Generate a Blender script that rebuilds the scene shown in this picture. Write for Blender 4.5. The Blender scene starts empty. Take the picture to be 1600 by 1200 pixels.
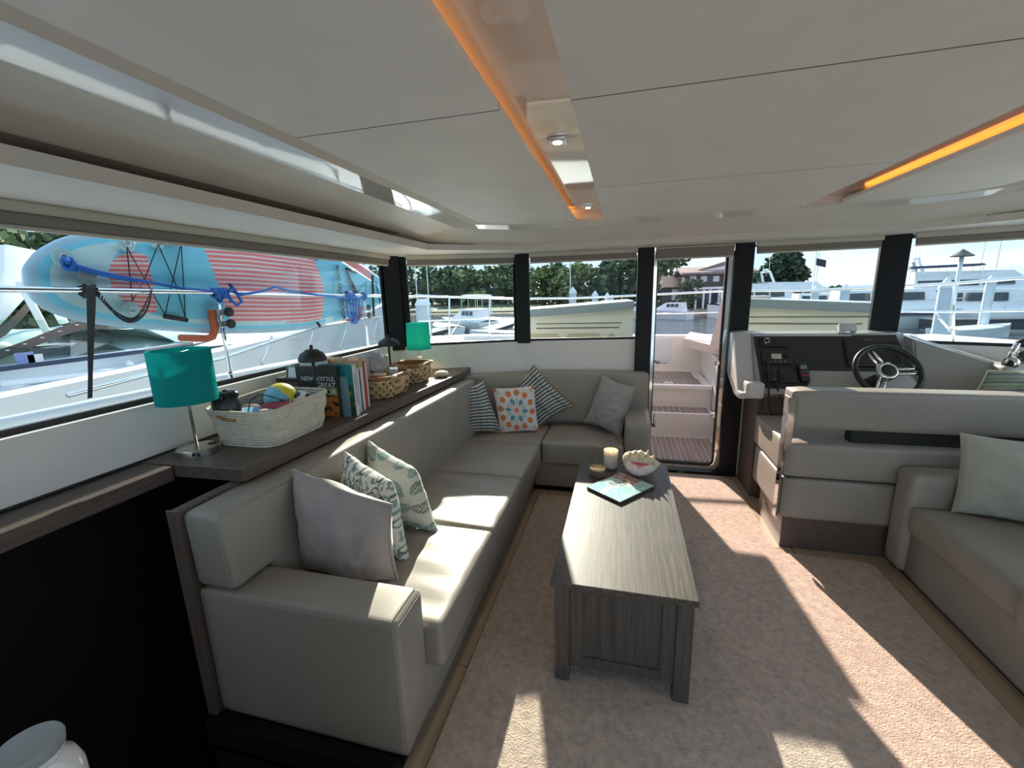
import bpy, bmesh, math, random
import numpy as np
from mathutils import Vector, Matrix, noise
random.seed(7)
SC = bpy.context.scene
COL = SC.collection
PI = math.pi

# ---------------------------------------------------------------- camera
CAM_H = 1.60
F_PX = 669.9
def _cam_rows(yaw, pitch, roll):
    cy, sy, cp, sp, cr, sr = math.cos(yaw), math.sin(yaw), math.cos(pitch), math.sin(pitch), math.cos(roll), math.sin(roll)
    base = Matrix(((1, 0, 0), (0, 0, -1), (0, 1, 0)))
    return Matrix(((cr, -sr, 0), (sr, cr, 0), (0, 0, 1))) @ Matrix(((1, 0, 0), (0, cp, -sp), (0, sp, cp))) @ base @ Matrix(((cy, sy, 0), (-sy, cy, 0), (0, 0, 1)))
CM = _cam_rows(math.radians(14.605), math.radians(12.010), math.radians(-1.583))
cam = bpy.data.objects.new('camera', bpy.data.cameras.new('camera'))
COL.objects.link(cam)
r0, r1, r2 = CM[0], CM[1], CM[2]
cam.matrix_world = Matrix(((r0[0], -r1[0], -r2[0], 0), (r0[1], -r1[1], -r2[1], 0), (r0[2], -r1[2], -r2[2], CAM_H), (0, 0, 0, 1)))
cam.data.sensor_width = 36.0
cam.data.lens = F_PX / 1600 * 36
cam.data.clip_start = 0.05
cam.data.clip_end = 3000
SC.camera = cam
def at(px, py, X=None, Y=None, Z=None):
    """survey helper: the point of the place seen at a photograph pixel on a known plane"""
    d = CM.transposed() @ Vector(((px - 800) / F_PX, (py - 600) / F_PX, 1))
    t = (X / d.x) if X is not None else (Y / d.y) if Y is not None else (Z - CAM_H) / d.z
    return Vector((0, 0, CAM_H)) + d * t

# ---------------------------------------------------------------- sky, sun, exposure
SC.view_settings.view_transform = 'Standard'
SC.view_settings.look = 'None'
SC.view_settings.gamma = 1.0
SC.view_settings.use_curve_mapping = False
SC.view_settings.exposure = 0.88
world = bpy.data.worlds.new('sky'); SC.world = world
world.use_nodes = True
wn, wl = world.node_tree.nodes, world.node_tree.links
wn.clear()
w_out = wn.new('ShaderNodeOutputWorld'); w_bg = wn.new('ShaderNodeBackground')
w_tc = wn.new('ShaderNodeTexCoord'); w_sep = wn.new('ShaderNodeSeparateXYZ')
w_ramp = wn.new('ShaderNodeValToRGB'); w_noise = wn.new('ShaderNodeTexNoise'); w_cr = wn.new('ShaderNodeValToRGB'); w_mix = wn.new('ShaderNodeMixRGB')
w_map = wn.new('ShaderNodeMapping')
w_map.inputs['Scale'].default_value = (1.6, 1.6, 6.0)
wl.new(w_tc.outputs['Generated'], w_sep.inputs[0]); wl.new(w_sep.outputs['Z'], w_ramp.inputs[0])
el = w_ramp.color_ramp.elements
el[0].position = 0.0; el[0].color = (0.54, 0.70, 0.84, 1)
el[1].position = 0.6; el[1].color = (0.44, 0.60, 0.82, 1)
e = el.new(0.12); e.color = (0.46, 0.66, 0.85, 1)
wl.new(w_tc.outputs['Generated'], w_map.inputs[0]); wl.new(w_map.outputs[0], w_noise.inputs['Vector'])
w_noise.inputs['Scale'].default_value = 2.2; w_noise.inputs['Detail'].default_value = 6
w_cr.color_ramp.elements[0].position = 0.54; w_cr.color_ramp.elements[1].position = 0.74
wl.new(w_noise.outputs['Fac'], w_cr.inputs[0]); wl.new(w_cr.outputs[0], w_mix.inputs[0])
wl.new(w_ramp.outputs[0], w_mix.inputs[1]); w_mix.inputs[2].default_value = (0.84, 0.86, 0.88, 1)
wl.new(w_mix.outputs[0], w_bg.inputs[0]); w_bg.inputs[1].default_value = 1.8
wl.new(w_bg.outputs[0], w_out.inputs[0])

sun = bpy.data.objects.new('sun', bpy.data.lights.new('sun', 'SUN')); COL.objects.link(sun)
sun.data.energy = 13.0; sun.data.angle = math.radians(0.6); sun.data.color = (1.0, 0.90, 0.76)
_az, _el = math.radians(15.5), math.radians(25.0)
_dir = Vector((math.sin(_az) * math.cos(_el), -math.cos(_az) * math.cos(_el), -math.sin(_el)))
sun.rotation_euler = _dir.to_track_quat('-Z', 'Y').to_euler()
sun.location = (-3, 12, 8)
SC.cycles.max_bounces = 10
SC.cycles.diffuse_bounces = 6
SC.cycles.glossy_bounces = 4
SC.cycles.transparent_max_bounces = 16
SC.cycles.sample_clamp_indirect = 6.0
SC.cycles.caustics_reflective = False
SC.cycles.caustics_refractive = False

# ---------------------------------------------------------------- materials
MATS = {}
def mk(name, col, rough=0.5, metal=0.0, var=0.0, vscale=8.0, bump=0.0, bscale=60.0, bdist=0.01, emit=None, estr=0.0, coat=0.0, spec=0.5, stretch=None, vcol=False, sheen=0.0, trans=0.0, detail=4.0, col2=None, subsurf=0.0):
    if name in MATS: return MATS[name]
    m = bpy.data.materials.new(name); m.use_nodes = True
    n, l = m.node_tree.nodes, m.node_tree.links
    b = n['Principled BSDF']
    b.inputs['Roughness'].default_value = rough; b.inputs['Metallic'].default_value = metal
    b.inputs['Specular IOR Level'].default_value = spec
    b.inputs['Coat Weight'].default_value = coat; b.inputs['Coat Roughness'].default_value = 0.04
    b.inputs['Sheen Weight'].default_value = sheen
    b.inputs['Transmission Weight'].default_value = trans
    c4 = (col[0], col[1], col[2], 1)
    b.inputs['Base Color'].default_value = c4
    tc = n.new('ShaderNodeTexCoord'); mp = n.new('ShaderNodeMapping')
    if stretch: mp.inputs['Scale'].default_value = stretch
    l.new(tc.outputs['Object'], mp.inputs[0])
    src = None
    if vcol:
        a = n.new('ShaderNodeAttribute'); a.attribute_name = 'Col'; src = a.outputs['Color']
        l.new(src, b.inputs['Base Color'])
    if var > 0:
        t = n.new('ShaderNodeTexNoise'); t.inputs['Scale'].default_value = vscale; t.inputs['Detail'].default_value = detail
        l.new(mp.outputs[0], t.inputs['Vector'])
        r = n.new('ShaderNodeValToRGB'); l.new(t.outputs['Fac'], r.inputs[0])
        r.color_ramp.elements[0].position = 0.3; r.color_ramp.elements[1].position = 0.7
        if vcol:
            r.color_ramp.elements[0].color = (1 - var,) * 3 + (1,); r.color_ramp.elements[1].color = (1, 1, 1, 1)
            mx = n.new('ShaderNodeMixRGB'); mx.blend_type = 'MULTIPLY'; mx.inputs[0].default_value = 1
            l.new(src, mx.inputs[1]); l.new(r.outputs[0], mx.inputs[2]); l.new(mx.outputs[0], b.inputs['Base Color'])
        else:
            c2 = col2 or tuple(min(1, c * (1 + var)) for c in col)
            c1 = col if col2 else tuple(c * (1 - var) for c in col)
            r.color_ramp.elements[0].color = (*c1, 1); r.color_ramp.elements[1].color = (*c2, 1)
            l.new(r.outputs[0], b.inputs['Base Color'])
    if bump > 0:
        t2 = n.new('ShaderNodeTexNoise'); t2.inputs['Scale'].default_value = bscale; t2.inputs['Detail'].default_value = 5
        l.new(mp.outputs[0], t2.inputs['Vector'])
        bp = n.new('ShaderNodeBump'); bp.inputs['Strength'].default_value = bump; bp.inputs['Distance'].default_value = bdist
        l.new(t2.outputs['Fac'], bp.inputs['Height']); l.new(bp.outputs[0], b.inputs['Normal'])
    if emit:
        b.inputs['Emission Color'].default_value = (*emit, 1); b.inputs['Emission Strength'].default_value = estr
    MATS[name] = m
    return m
def glass(name, tint, refl=0.06):
    m = bpy.data.materials.new(name); m.use_nodes = True
    n, l = m.node_tree.nodes, m.node_tree.links
    n.remove(n['Principled BSDF'])
    o = n['Material Output']
    t = n.new('ShaderNodeBsdfTransparent'); t.inputs[0].default_value = (*tint, 1)
    g = n.new('ShaderNodeBsdfGlossy'); g.inputs['Roughness'].default_value = 0.0; g.inputs[0].default_value = (0.9, 0.9, 0.9, 1)
    lw = n.new('ShaderNodeLayerWeight'); lw.inputs[0].default_value = 0.25
    mu = n.new('ShaderNodeMath'); mu.operation = 'MULTIPLY'; mu.inputs[1].default_value = refl * 4
    mx = n.new('ShaderNodeMixShader')
    l.new(lw.outputs['Fresnel'], mu.inputs[0]); l.new(mu.outputs[0], mx.inputs[0]); l.new(t.outputs[0], mx.inputs[1]); l.new(g.outputs[0], mx.inputs[2])
    l.new(mx.outputs[0], o.inputs[0]); MATS[name] = m
    return m
def translucent(name, col, rough=0.8, amount=0.5, tcol=None):
    m = bpy.data.materials.new(name); m.use_nodes = True
    n, l = m.node_tree.nodes, m.node_tree.links
    n.remove(n['Principled BSDF'])
    d = n.new('ShaderNodeBsdfDiffuse'); t = n.new('ShaderNodeBsdfTranslucent'); mx = n.new('ShaderNodeMixShader')
    w = n.new('ShaderNodeTexNoise'); w.inputs['Scale'].default_value = 220
    r = n.new('ShaderNodeValToRGB'); r.color_ramp.elements[0].color = (*[c * .82 for c in col], 1); r.color_ramp.elements[1].color = (*col, 1)
    tc = n.new('ShaderNodeTexCoord'); mp = n.new('ShaderNodeMapping'); mp.inputs['Scale'].default_value = (.2, .2, 1.5)
    l.new(tc.outputs['Object'], mp.inputs[0]); l.new(mp.outputs[0], w.inputs[0]); l.new(w.outputs['Fac'], r.inputs[0])
    l.new(r.outputs[0], d.inputs[0])
    if tcol: t.inputs[0].default_value = (*tcol, 1)
    else: l.new(r.outputs[0], t.inputs[0])
    mx.inputs[0].default_value = amount
    l.new(d.outputs[0], mx.inputs[1]); l.new(t.outputs[0], mx.inputs[2]); l.new(mx.outputs[0], n['Material Output'].inputs[0])
    MATS[name] = m
    return m
def wood(name, c1, c2, rough=0.45, axis='y', scale=1.0, bump=0.25, dist=0.003, spec=0.5):
    """straight grain along an axis with pores"""
    m = bpy.data.materials.new(name); m.use_nodes = True
    n, l = m.node_tree.nodes, m.node_tree.links; b = n['Principled BSDF']
    tc = n.new('ShaderNodeTexCoord'); mp = n.new('ShaderNodeMapping')
    s = {'y': (60, 2.2, 60), 'x': (2.2, 60, 60), 'z': (60, 60, 2.2)}[axis]
    mp.inputs['Scale'].default_value = tuple(q * scale for q in s)
    l.new(tc.outputs['Object'], mp.inputs[0])
    t = n.new('ShaderNodeTexNoise'); t.inputs['Scale'].default_value = 1.3; t.inputs['Detail'].default_value = 7; t.inputs['Distortion'].default_value = 0.6
    l.new(mp.outputs[0], t.inputs[0])
    r = n.new('ShaderNodeValToRGB'); r.color_ramp.elements[0].position = .36; r.color_ramp.elements[1].position = .62
    r.color_ramp.elements[0].color = (*c1, 1); r.color_ramp.elements[1].color = (*c2, 1)
    l.new(t.outputs['Fac'], r.inputs[0]); l.new(r.outputs[0], b.inputs['Base Color'])
    bp = n.new('ShaderNodeBump'); bp.inputs['Strength'].default_value = bump; bp.inputs['Distance'].default_value = dist
    l.new(t.outputs['Fac'], bp.inputs['Height']); l.new(bp.outputs[0], b.inputs['Normal'])
    b.inputs['Roughness'].default_value = rough; b.inputs['Specular IOR Level'].default_value = spec
    MATS[name] = m
    return m

LEATHER = mk('taupe leather', (0.295, 0.268, 0.232), .42, var=.06, vscale=3, bump=.10, bscale=260, bdist=.002)
LEATHER_W = mk('taupe leather creased', (0.255, 0.232, 0.198), .42, var=.06, vscale=3, bump=.35, bscale=7, bdist=.02, stretch=(.6, 2.2, 1))
LINER = mk('headliner vinyl', (0.83, 0.81, 0.765), .62, var=.03, vscale=5, bump=.08, bscale=12, bdist=.01)
LINER_TRIM = mk('headliner trim vinyl', (0.74, 0.70, 0.63), .5, var=.03, vscale=4)
GLOSS = mk('glossy white laminate', (0.74, 0.71, 0.66), .04, coat=.6, spec=.6)
WALL = mk('wall vinyl', (0.78, 0.765, 0.73), .55, var=.03, vscale=6)
BLACK = mk('black satin frame', (0.006, 0.006, 0.0065), .45, spec=.25)
RUBBER = mk('black rubber', (0.012, 0.012, 0.012), .6)
CHROME = mk('chrome', (0.78, 0.77, 0.75), .07, metal=1)
STEEL = mk('brushed steel', (0.55, 0.53, 0.50), .28, metal=1, var=.1, vscale=40, stretch=(1, 1, 12))
STAINLESS = mk('polished stainless', (0.80, 0.80, 0.80), .12, metal=1)
CARPET = mk('carpet pile', (0.50, 0.40, 0.335), .95, var=.22, vscale=38, bump=.7, bscale=150, bdist=.010, spec=.1, sheen=.3, detail=8)
CARPETM = CARPET
FLOORW = wood('oak floor', (.36, .27, .19), (.46, .35, .25), .4, 'y', .5, .05)
DARKW = wood('dark brown laminate', (.085, .062, .052), (.125, .095, .08), .42, 'y', 1.0, .08)
DARKWX = wood('dark brown laminate side', (.085, .062, .052), (.125, .095, .08), .42, 'z', 1.0, .08)
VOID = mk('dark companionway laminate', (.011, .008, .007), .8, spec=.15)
TABLE_Y = wood('table oak grey stain', (.048, .039, .033), (.105, .088, .076), .42, 'y', 1.3, .18, .001, .32)
TABLE_Z = wood('table oak grey stain upright', (.050, .041, .035), (.088, .073, .063), .5, 'z', .9, .12, .001)
GEL = mk('white gelcoat', (.80, .80, .78), .18, coat=.4, var=.02, vscale=2)
GELB = mk('boat white gelcoat', (.74, .77, .80), .22, coat=.3, var=.03, vscale=.6)
CREAM = mk('cream fibreglass', (.80, .78, .66), .35, var=.03, vscale=3)
G_SIDE = glass('side window glass', (.69, .715, .715))
G_HELM = glass('clear side window glass', (.94, .95, .95))
G_FRONT = glass('front window glass', (.675, .70, .69))
G_DOOR = glass('door glass rose tint', (.74, .695, .69))

# ---------------------------------------------------------------- mesh helpers
def new_bm(): return bmesh.new()
def obj(name, bm, mat, parent=None, smooth=False, angle=None):
    me = bpy.data.meshes.new(name)
    if parent is not None and not parent.get('_local'):
        bmesh.ops.translate(bm, verts=bm.verts, vec=-ABS[parent.name])
    bm.normal_update()
    bm.to_mesh(me); bm.free()
    for m in (mat if isinstance(mat, (list, tuple)) else [mat]): me.materials.append(m)
    if smooth:
        for p in me.polygons: p.use_smooth = True
        if angle:
            try: me.set_sharp_from_angle(angle=math.radians(angle))
            except Exception: pass
    o = bpy.data.objects.new(name, me); COL.objects.link(o)
    if parent is not None: o.parent = parent
    ABS[o.name] = ABS[parent.name].copy() if parent is not None else Vector((0, 0, 0))
    return o
ABS = {}
def thing(name, label, cat, loc=(0, 0, 0), group=None, kind=None):
    o = bpy.data.objects.new(name, None); COL.objects.link(o); o.location = loc; o.empty_display_size = .05
    ABS[o.name] = Vector(loc)
    o['label'] = label
    if cat: o['category'] = cat
    if group: o['group'] = group
    if kind: o['kind'] = kind
    return o
def tag(o, label, cat=None, group=None, kind=None):
    o['label'] = label
    if cat: o['category'] = cat
    if group: o['group'] = group
    if kind: o['kind'] = kind
    return o
def struct(name, label, loc=(0, 0, 0)):
    return thing(name, label, None, loc, None, 'structure')
def sobj(name, bm, mat, label=None, parent=None, smooth=False):
    o = obj(name, bm, mat, parent, smooth)
    if parent is None: o['kind'] = 'structure'
    if label: o['label'] = label
    return o
def box(x0, x1, y0, y1, z0, z1, bev=0.0, seg=2, bm=None):
    b = bmesh.new()
    bmesh.ops.create_cube(b, size=1)
    for v in b.verts:
        v.co = Vector((x0 + (v.co.x + .5) * (x1 - x0), y0 + (v.co.y + .5) * (y1 - y0), z0 + (v.co.z + .5) * (z1 - z0)))
    if bev > 0: bmesh.ops.bevel(b, geom=b.edges[:], offset=bev, segments=seg, profile=.5, affect='EDGES')
    return join(bm, b)
def join(bm, b):
    if bm is None: return b
    me = bpy.data.meshes.new('tmp'); b.to_mesh(me); b.free(); bm.from_mesh(me); bpy.data.meshes.remove(me)
    return bm
def xf(bm, M):
    bmesh.ops.transform(bm, matrix=M, verts=bm.verts); return bm
def cush(x0, x1, y0, y1, z0, z1, r=.03, n=10, puff=(0, 0, 0), wr=0.0, seed=0, wdir=(1, 1, 1), bm=None):
    """upholstered block: rounded box, each axis pair of faces swelling by puff"""
    b = bmesh.new(); bmesh.ops.create_cube(b, size=2)
    bmesh.ops.subdivide_edges(b, edges=b.edges[:], cuts=n, use_grid_fill=True)
    c = Vector(((x0 + x1) / 2, (y0 + y1) / 2, (z0 + z1) / 2)); h = Vector(((x1 - x0) / 2, (y1 - y0) / 2, (z1 - z0) / 2))
    for v in b.verts:
        p = Vector([math.sin(q * PI / 2) * .55 + q * .45 for q in v.co])
        q = Vector((p.x * h.x, p.y * h.y, p.z * h.z))
        inn = Vector([max(-(h[i] - r), min(h[i] - r, q[i])) for i in range(3)])
        d = q - inn
        if d.length > 1e-9: q = inn + d.normalized() * r
        u = p
        for i in range(3):
            if puff[i]:
                j, k = (i + 1) % 3, (i + 2) % 3
                q[i] += puff[i] * u[i] * (1 - u[j] ** 2) * (1 - u[k] ** 2)
        if wr:
            s = Vector((q.x * wdir[0], q.y * wdir[1], q.z * wdir[2]))
            q.z += wr * noise.noise(s + Vector((seed, 0, 0))) * (1 if p.z > .9 else 0) * (1 - p.x ** 4) * (1 - p.y ** 4)
        v.co = c + q
    return join(bm, b)
def tube(pts, r, seg=8, closed=False, bm=None, cap=True):
    b = bmesh.new(); pts = [Vector(p) for p in pts]; N = len(pts); rings = []
    prev = None
    for i, p in enumerate(pts):
        if closed: t = pts[(i + 1) % N] - pts[i - 1]
        else: t = pts[min(i + 1, N - 1)] - pts[max(i - 1, 0)]
        t = t.normalized() if t.length > 1e-9 else Vector((0, 0, 1))
        if prev is None:
            a = Vector((0, 0, 1)) if abs(t.z) < .9 else Vector((1, 0, 0))
            nrm = t.cross(a).normalized()
        else: nrm = (prev - t * prev.dot(t)).normalized()
        prev = nrm; bi = t.cross(nrm)
        rr = r[i] if isinstance(r, (list, tuple)) else r
        rings.append([b.verts.new(p + nrm * math.cos(2 * PI * k / seg) * rr + bi * math.sin(2 * PI * k / seg) * rr) for k in range(seg)])
    M = N if closed else N - 1
    for i in range(M):
        A, B = rings[i], rings[(i + 1) % N]
        for k in range(seg): b.faces.new((A[k], A[(k + 1) % seg], B[(k + 1) % seg], B[k]))
    if cap and not closed:
        b.faces.new(rings[0][::-1]); b.faces.new(rings[-1])
    return join(bm, b)
def lathe(prof, c=(0, 0, 0), seg=28, bm=None, sx=1.0, sy=1.0):
    b = bmesh.new(); rings = []
    for r, z in prof:
        if r < 1e-6: rings.append([b.verts.new((c[0], c[1], c[2] + z))])
        else: rings.append([b.verts.new((c[0] + sx * r * math.cos(2 * PI * k / seg), c[1] + sy * r * math.sin(2 * PI * k / seg), c[2] + z)) for k in range(seg)])
    for A, B in zip(rings, rings[1:]):
        for k in range(seg):
            k2 = (k + 1) % seg
            if len(A) == 1 and len(B) == 1: continue
            if len(A) == 1: b.faces.new((A[0], B[k2], B[k]))
            elif len(B) == 1: b.faces.new((A[k], A[k2], B[0]))
            else: b.faces.new((A[k], A[k2], B[k2], B[k]))
    bmesh.ops.recalc_face_normals(b, faces=b.faces)
    return join(bm, b)
def prism(poly, z0, z1, bm=None, bev=0):
    b = bmesh.new()
    lo = [b.verts.new((p[0], p[1], z0)) for p in poly]; hi = [b.verts.new((p[0], p[1], z1)) for p in poly]
    b.faces.new(lo[::-1]); b.faces.new(hi); n = len(poly)
    for i in range(n): b.faces.new((lo[i], lo[(i + 1) % n], hi[(i + 1) % n], hi[i]))
    bmesh.ops.recalc_face_normals(b, faces=b.faces)
    if bev: bmesh.ops.bevel(b, geom=b.edges[:], offset=bev, segments=2, profile=.5, affect='EDGES')
    return join(bm, b)
def prism_x(poly, x0, x1, bm=None, bev=0):
    """polygon of (y, z) extruded along x"""
    b = prism([(p[0], p[1]) for p in poly], 0, 1)
    for v in b.verts: v.co = Vector((x0 + v.co.z * (x1 - x0), v.co.x, v.co.y))
    bmesh.ops.recalc_face_normals(b, faces=b.faces)
    if bev: bmesh.ops.bevel(b, geom=b.edges[:], offset=bev, segments=2, profile=.5, affect='EDGES')
    return join(bm, b)
def prism_y(poly, y0, y1, bm=None, bev=0):
    """polygon of (x, z) extruded along y"""
    b = prism([(p[0], p[1]) for p in poly], 0, 1)
    for v in b.verts: v.co = Vector((v.co.x, y0 + v.co.z * (y1 - y0), v.co.y))
    bmesh.ops.recalc_face_normals(b, faces=b.faces)
    if bev: bmesh.ops.bevel(b, geom=b.edges[:], offset=bev, segments=2, profile=.5, affect='EDGES')
    return join(bm, b)
def hexa(c8, bm=None):
    """eight corners: bottom ring then top ring"""
    b = bmesh.new(); v = [b.verts.new(p) for p in c8]
    for f in ((3, 2, 1, 0), (4, 5, 6, 7), (0, 1, 5, 4), (1, 2, 6, 5), (2, 3, 7, 6), (3, 0, 4, 7)): b.faces.new([v[i] for i in f])
    bmesh.ops.recalc_face_normals(b, faces=b.faces)
    return join(bm, b)
def wallseg(p, q, za, zb, za2=None, zb2=None, th=.06, bm=None, side=1):
    """upright slab between plan points p and q, from z za..zb (at q: za2..zb2), thickness to the outer side"""
    p, q = Vector(p), Vector(q); d = (q - p).normalized(); n = Vector((-d.y, d.x)) * th * side
    za2 = za if za2 is None else za2; zb2 = zb if zb2 is None else zb2
    return hexa([(p.x, p.y, za), (q.x, q.y, za2), (q.x + n.x, q.y + n.y, za2), (p.x + n.x, p.y + n.y, za),
                 (p.x, p.y, zb), (q.x, q.y, zb2), (q.x + n.x, q.y + n.y, zb2), (p.x + n.x, p.y + n.y, zb)], bm)
def grid(fn, nu, nv, col=None, bm=None, closed_u=False):
    b = bmesh.new(); V = []
    lay = b.loops.layers.float_color.new('Col') if col else None
    for i in range(nu + 1):
        V.append([b.verts.new(fn(i / nu, j / nv)) for j in range(nv + 1)])
    for i in range(nu):
        for j in range(nv):
            f = b.faces.new((V[i][j], V[i + 1][j], V[i + 1][j + 1], V[i][j + 1]))
            if col:
                for lp, (a, c) in zip(f.loops, ((i, j), (i + 1, j), (i + 1, j + 1), (i, j + 1))):
                    k = col(a / nu, c / nv); lp[lay] = (k[0], k[1], k[2], 1)
    return b
def text(body, size, mat, M, parent, name='lettering', extrude=.0005, align='CENTER', bold=0.0):
    cu = bpy.data.curves.new(name, 'FONT'); cu.body = body; cu.size = size; cu.extrude = extrude; cu.offset = bold; cu.align_x = align; cu.align_y = 'CENTER'
    o = bpy.data.objects.new(name, cu); COL.objects.link(o)
    me = bpy.data.meshes.new_from_object(o); bpy.data.objects.remove(o); 
    me.transform(M)
    me.transform(Matrix.Translation(-ABS[parent.name]))
    me.materials.clear(); me.materials.append(mat)
    o = bpy.data.objects.new(name, me); COL.objects.link(o); o.parent = parent; ABS[o.name] = ABS[parent.name].copy()
    return o
def basis(u, v, o):
    u = Vector(u).normalized(); v = Vector(v); v = (v - u * v.dot(u)).normalized(); w = u.cross(v)
    return Matrix(((u.x, v.x, w.x, o[0]), (u.y, v.y, w.y, o[1]), (u.z, v.z, w.z, o[2]), (0, 0, 0, 1)))
def copy_tree(o, parent=None):
    c = o.copy(); COL.objects.link(c); c.parent = parent; ABS[c.name] = ABS[o.name].copy()
    for ch in list(o.children): copy_tree(ch, c)
    return c
def lerp(a, b, t): return a + (b - a) * t

# ================================================================ THE SETTING
CX = 0.485                      # the boat's centre line
def mir(x): return 2 * CX - x
Z_SILL, Z_HEAD, Y_BACK = 1.178, 1.93, -2.6
WL = [(-1.94, Y_BACK), (-1.94, 3.42), (-.88, 3.80)]           # left wall, corner, front corner (plan)
# floor and companionway
fl = struct('floor', 'light oak floor under and around the beige carpet')
obj('floor_slab', prism([(-.66, Y_BACK), (3.0, Y_BACK), (3.0, 3.9), (-1.50, 3.9), (-1.50, 1.0), (-.66, 1.0)], -.10, -.012), FLOORW, fl)
def plank(x0, x1, y0, y1): obj('floor_board', box(x0, x1, y0, y1, -.012, 0, .002, 1), FLOORW, fl)
for y0, y1 in ((-1.2, .2), (.203, 1.474), (1.478, 2.3), (2.303, 3.19)): plank(-.70, -.622, y0, y1)
plank(-.618, .24, 3.135, 3.24)
for x0, x1 in ((.243, .52), (.523, 1.06)): plank(x0, x1, 3.76, 3.88)
for y0, y1 in ((2.66, 2.72), (2.724, 3.756)): plank(.945, 1.05, y0, y1)
plank(1.055, 1.55, 2.665, 2.76)
for y0, y1 in ((-1.2, .9), (.903, 2.66)): plank(1.447, 1.60, y0, y1)
bm = prism([(-.618, -1.6), (1.443, -1.6), (1.443, 2.62), (1.40, 2.66), (.985, 2.66), (.94, 2.72), (.94, 3.66), (.88, 3.756), (.245, 3.756), (.245, 3.131), (-.618, 3.131)], -.012, .012)
bmesh.ops.bevel(bm, geom=[e for e in bm.edges if all(v.co.z > .01 for v in e.verts)], offset=.006, segments=2, affect='EDGES')
tag(obj('carpet', bm, CARPET), 'beige cut-pile carpet covering the saloon floor around the coffee table', 'carpet')
# companionway well going down to the left hull
cw = struct('wall_companionway', 'dark brown panelling of the companionway well beside the sofa')
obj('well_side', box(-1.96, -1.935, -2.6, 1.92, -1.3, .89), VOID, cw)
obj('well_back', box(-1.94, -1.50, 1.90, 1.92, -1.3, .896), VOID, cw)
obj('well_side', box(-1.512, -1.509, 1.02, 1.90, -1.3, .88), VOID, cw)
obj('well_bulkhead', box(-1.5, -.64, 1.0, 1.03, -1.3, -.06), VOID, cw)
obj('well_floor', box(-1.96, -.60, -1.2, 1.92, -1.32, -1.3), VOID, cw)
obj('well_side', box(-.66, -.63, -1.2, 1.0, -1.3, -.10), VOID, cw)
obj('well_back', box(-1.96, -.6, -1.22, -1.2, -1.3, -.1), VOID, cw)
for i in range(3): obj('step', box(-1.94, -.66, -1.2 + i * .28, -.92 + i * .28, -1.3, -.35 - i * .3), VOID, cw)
# walls below the windows
wl_ = struct('wall_left', 'off-white vinyl wall under the long side window')
obj('wall_panel', wallseg((-1.94, Y_BACK), (-1.94, 3.42), .89, Z_SILL, th=.05), WALL, wl_)
obj('sill', box(-2.02, -1.942, Y_BACK, 3.42, Z_SILL - .03, Z_SILL - .002), WALL, wl_)
obj('hull_side', box(-2.04, -1.96, Y_BACK, 3.5, -1.3, Z_SILL - .02), GEL, wl_)
wf = struct('wall_front', 'off-white vinyl wall under the front windows')
obj('wall_panel', wallseg((-1.94, 3.42), (-.872, 3.8025), .60, 1.150, zb2=1.163, th=.05), WALL, wf)
obj('wall_panel', wallseg((-.878, 3.80), (.13, 3.845), .60, 1.163, zb2=Z_SILL, th=.05), WALL, wf)
obj('wall_lower', wallseg((-1.94, 3.44), (-.88, 3.82), -.1, .62, th=.05), GEL, wf)
obj('wall_lower', wallseg((-.88, 3.82), (.13, 3.86), -.1, .62, th=.05), GEL, wf)
obj('wall_panel', wallseg((.93, 3.85), (1.85, 3.80), -.1, Z_SILL, zb2=1.163, th=.05), WALL, wf)
obj('wall_panel', wallseg((1.85, 3.80), (2.91, 3.42), -.1, 1.163, zb2=1.150, th=.05), WALL, wf)
wr = struct('wall_right', 'off-white vinyl wall on the helm side')
obj('wall_panel', wallseg((2.91, 3.42), (2.91, Y_BACK), -.1, Z_SILL, th=.06), WALL, wr)
# aft bulkhead with the open sliding doorway behind the camera
wa = struct('wall_aft', 'white aft bulkhead around the open sliding doorway')
obj('bulkhead', box(-1.94, -.9, Y_BACK - .06, Y_BACK, -.1, 2.2), WALL, wa)
obj('bulkhead', box(1.9, 2.91, Y_BACK - .06, Y_BACK, -.1, 2.2), WALL, wa)
obj('bulkhead', box(-.9, 1.9, Y_BACK - .06, Y_BACK, 2.06, 2.2), WALL, wa)
d2 = struct('door_2', 'tinted sliding glass doors in the aft bulkhead')
obj('pane', box(-.9, .52, Y_BACK - .05, Y_BACK - .044, -.02, 2.06), G_HELM, d2); obj('pane', box(.48, 1.9, Y_BACK - .03, Y_BACK - .024, -.02, 2.06), G_HELM, d2)
for x in (-.9, .48, .50, 1.87): obj('door_stile', box(x, x + .03, Y_BACK - .055, Y_BACK - .02, -.02, 2.06), BLACK, d2)
# ---------------------------------------------------------------- ceiling
ce = struct('ceiling', 'white panelled ceiling with seams, glossy light trays and curved edge')
obj('deck_slab', box(-2.2, 3.2, Y_BACK - .3, 3.95, 2.20, 2.26), GEL, ce)
SE = (1.285, 2.325)
def ceil_panel(poly):
    b = prism(poly, 2.10, 2.122)
    obj('ceiling_panel', b, LINER, ce)
yb = Y_BACK
for ya, y2 in ((yb, -.9), (-.896, SE[0] - .0030)):
    ceil_panel([(-1.02, ya), (-.35, ya), (-.35, y2), (-1.02, y2)])
    ceil_panel([(-.15, ya), (1.12, ya), (1.12, y2), (-.15, y2)])
    ceil_panel([(1.32, ya), (1.99, ya), (1.99, y2), (1.32, y2)])
ceil_panel([(-1.02, SE[0] + .0030), (-.35, SE[0] + .0030), (-.35, 3.32), (-.80, 3.27), (-1.02, 3.16)])
ceil_panel([(1.32, SE[0] + .0030), (1.99, SE[0] + .0030), (1.99, 3.16), (1.77, 3.27), (1.32, 3.32)])
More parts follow.
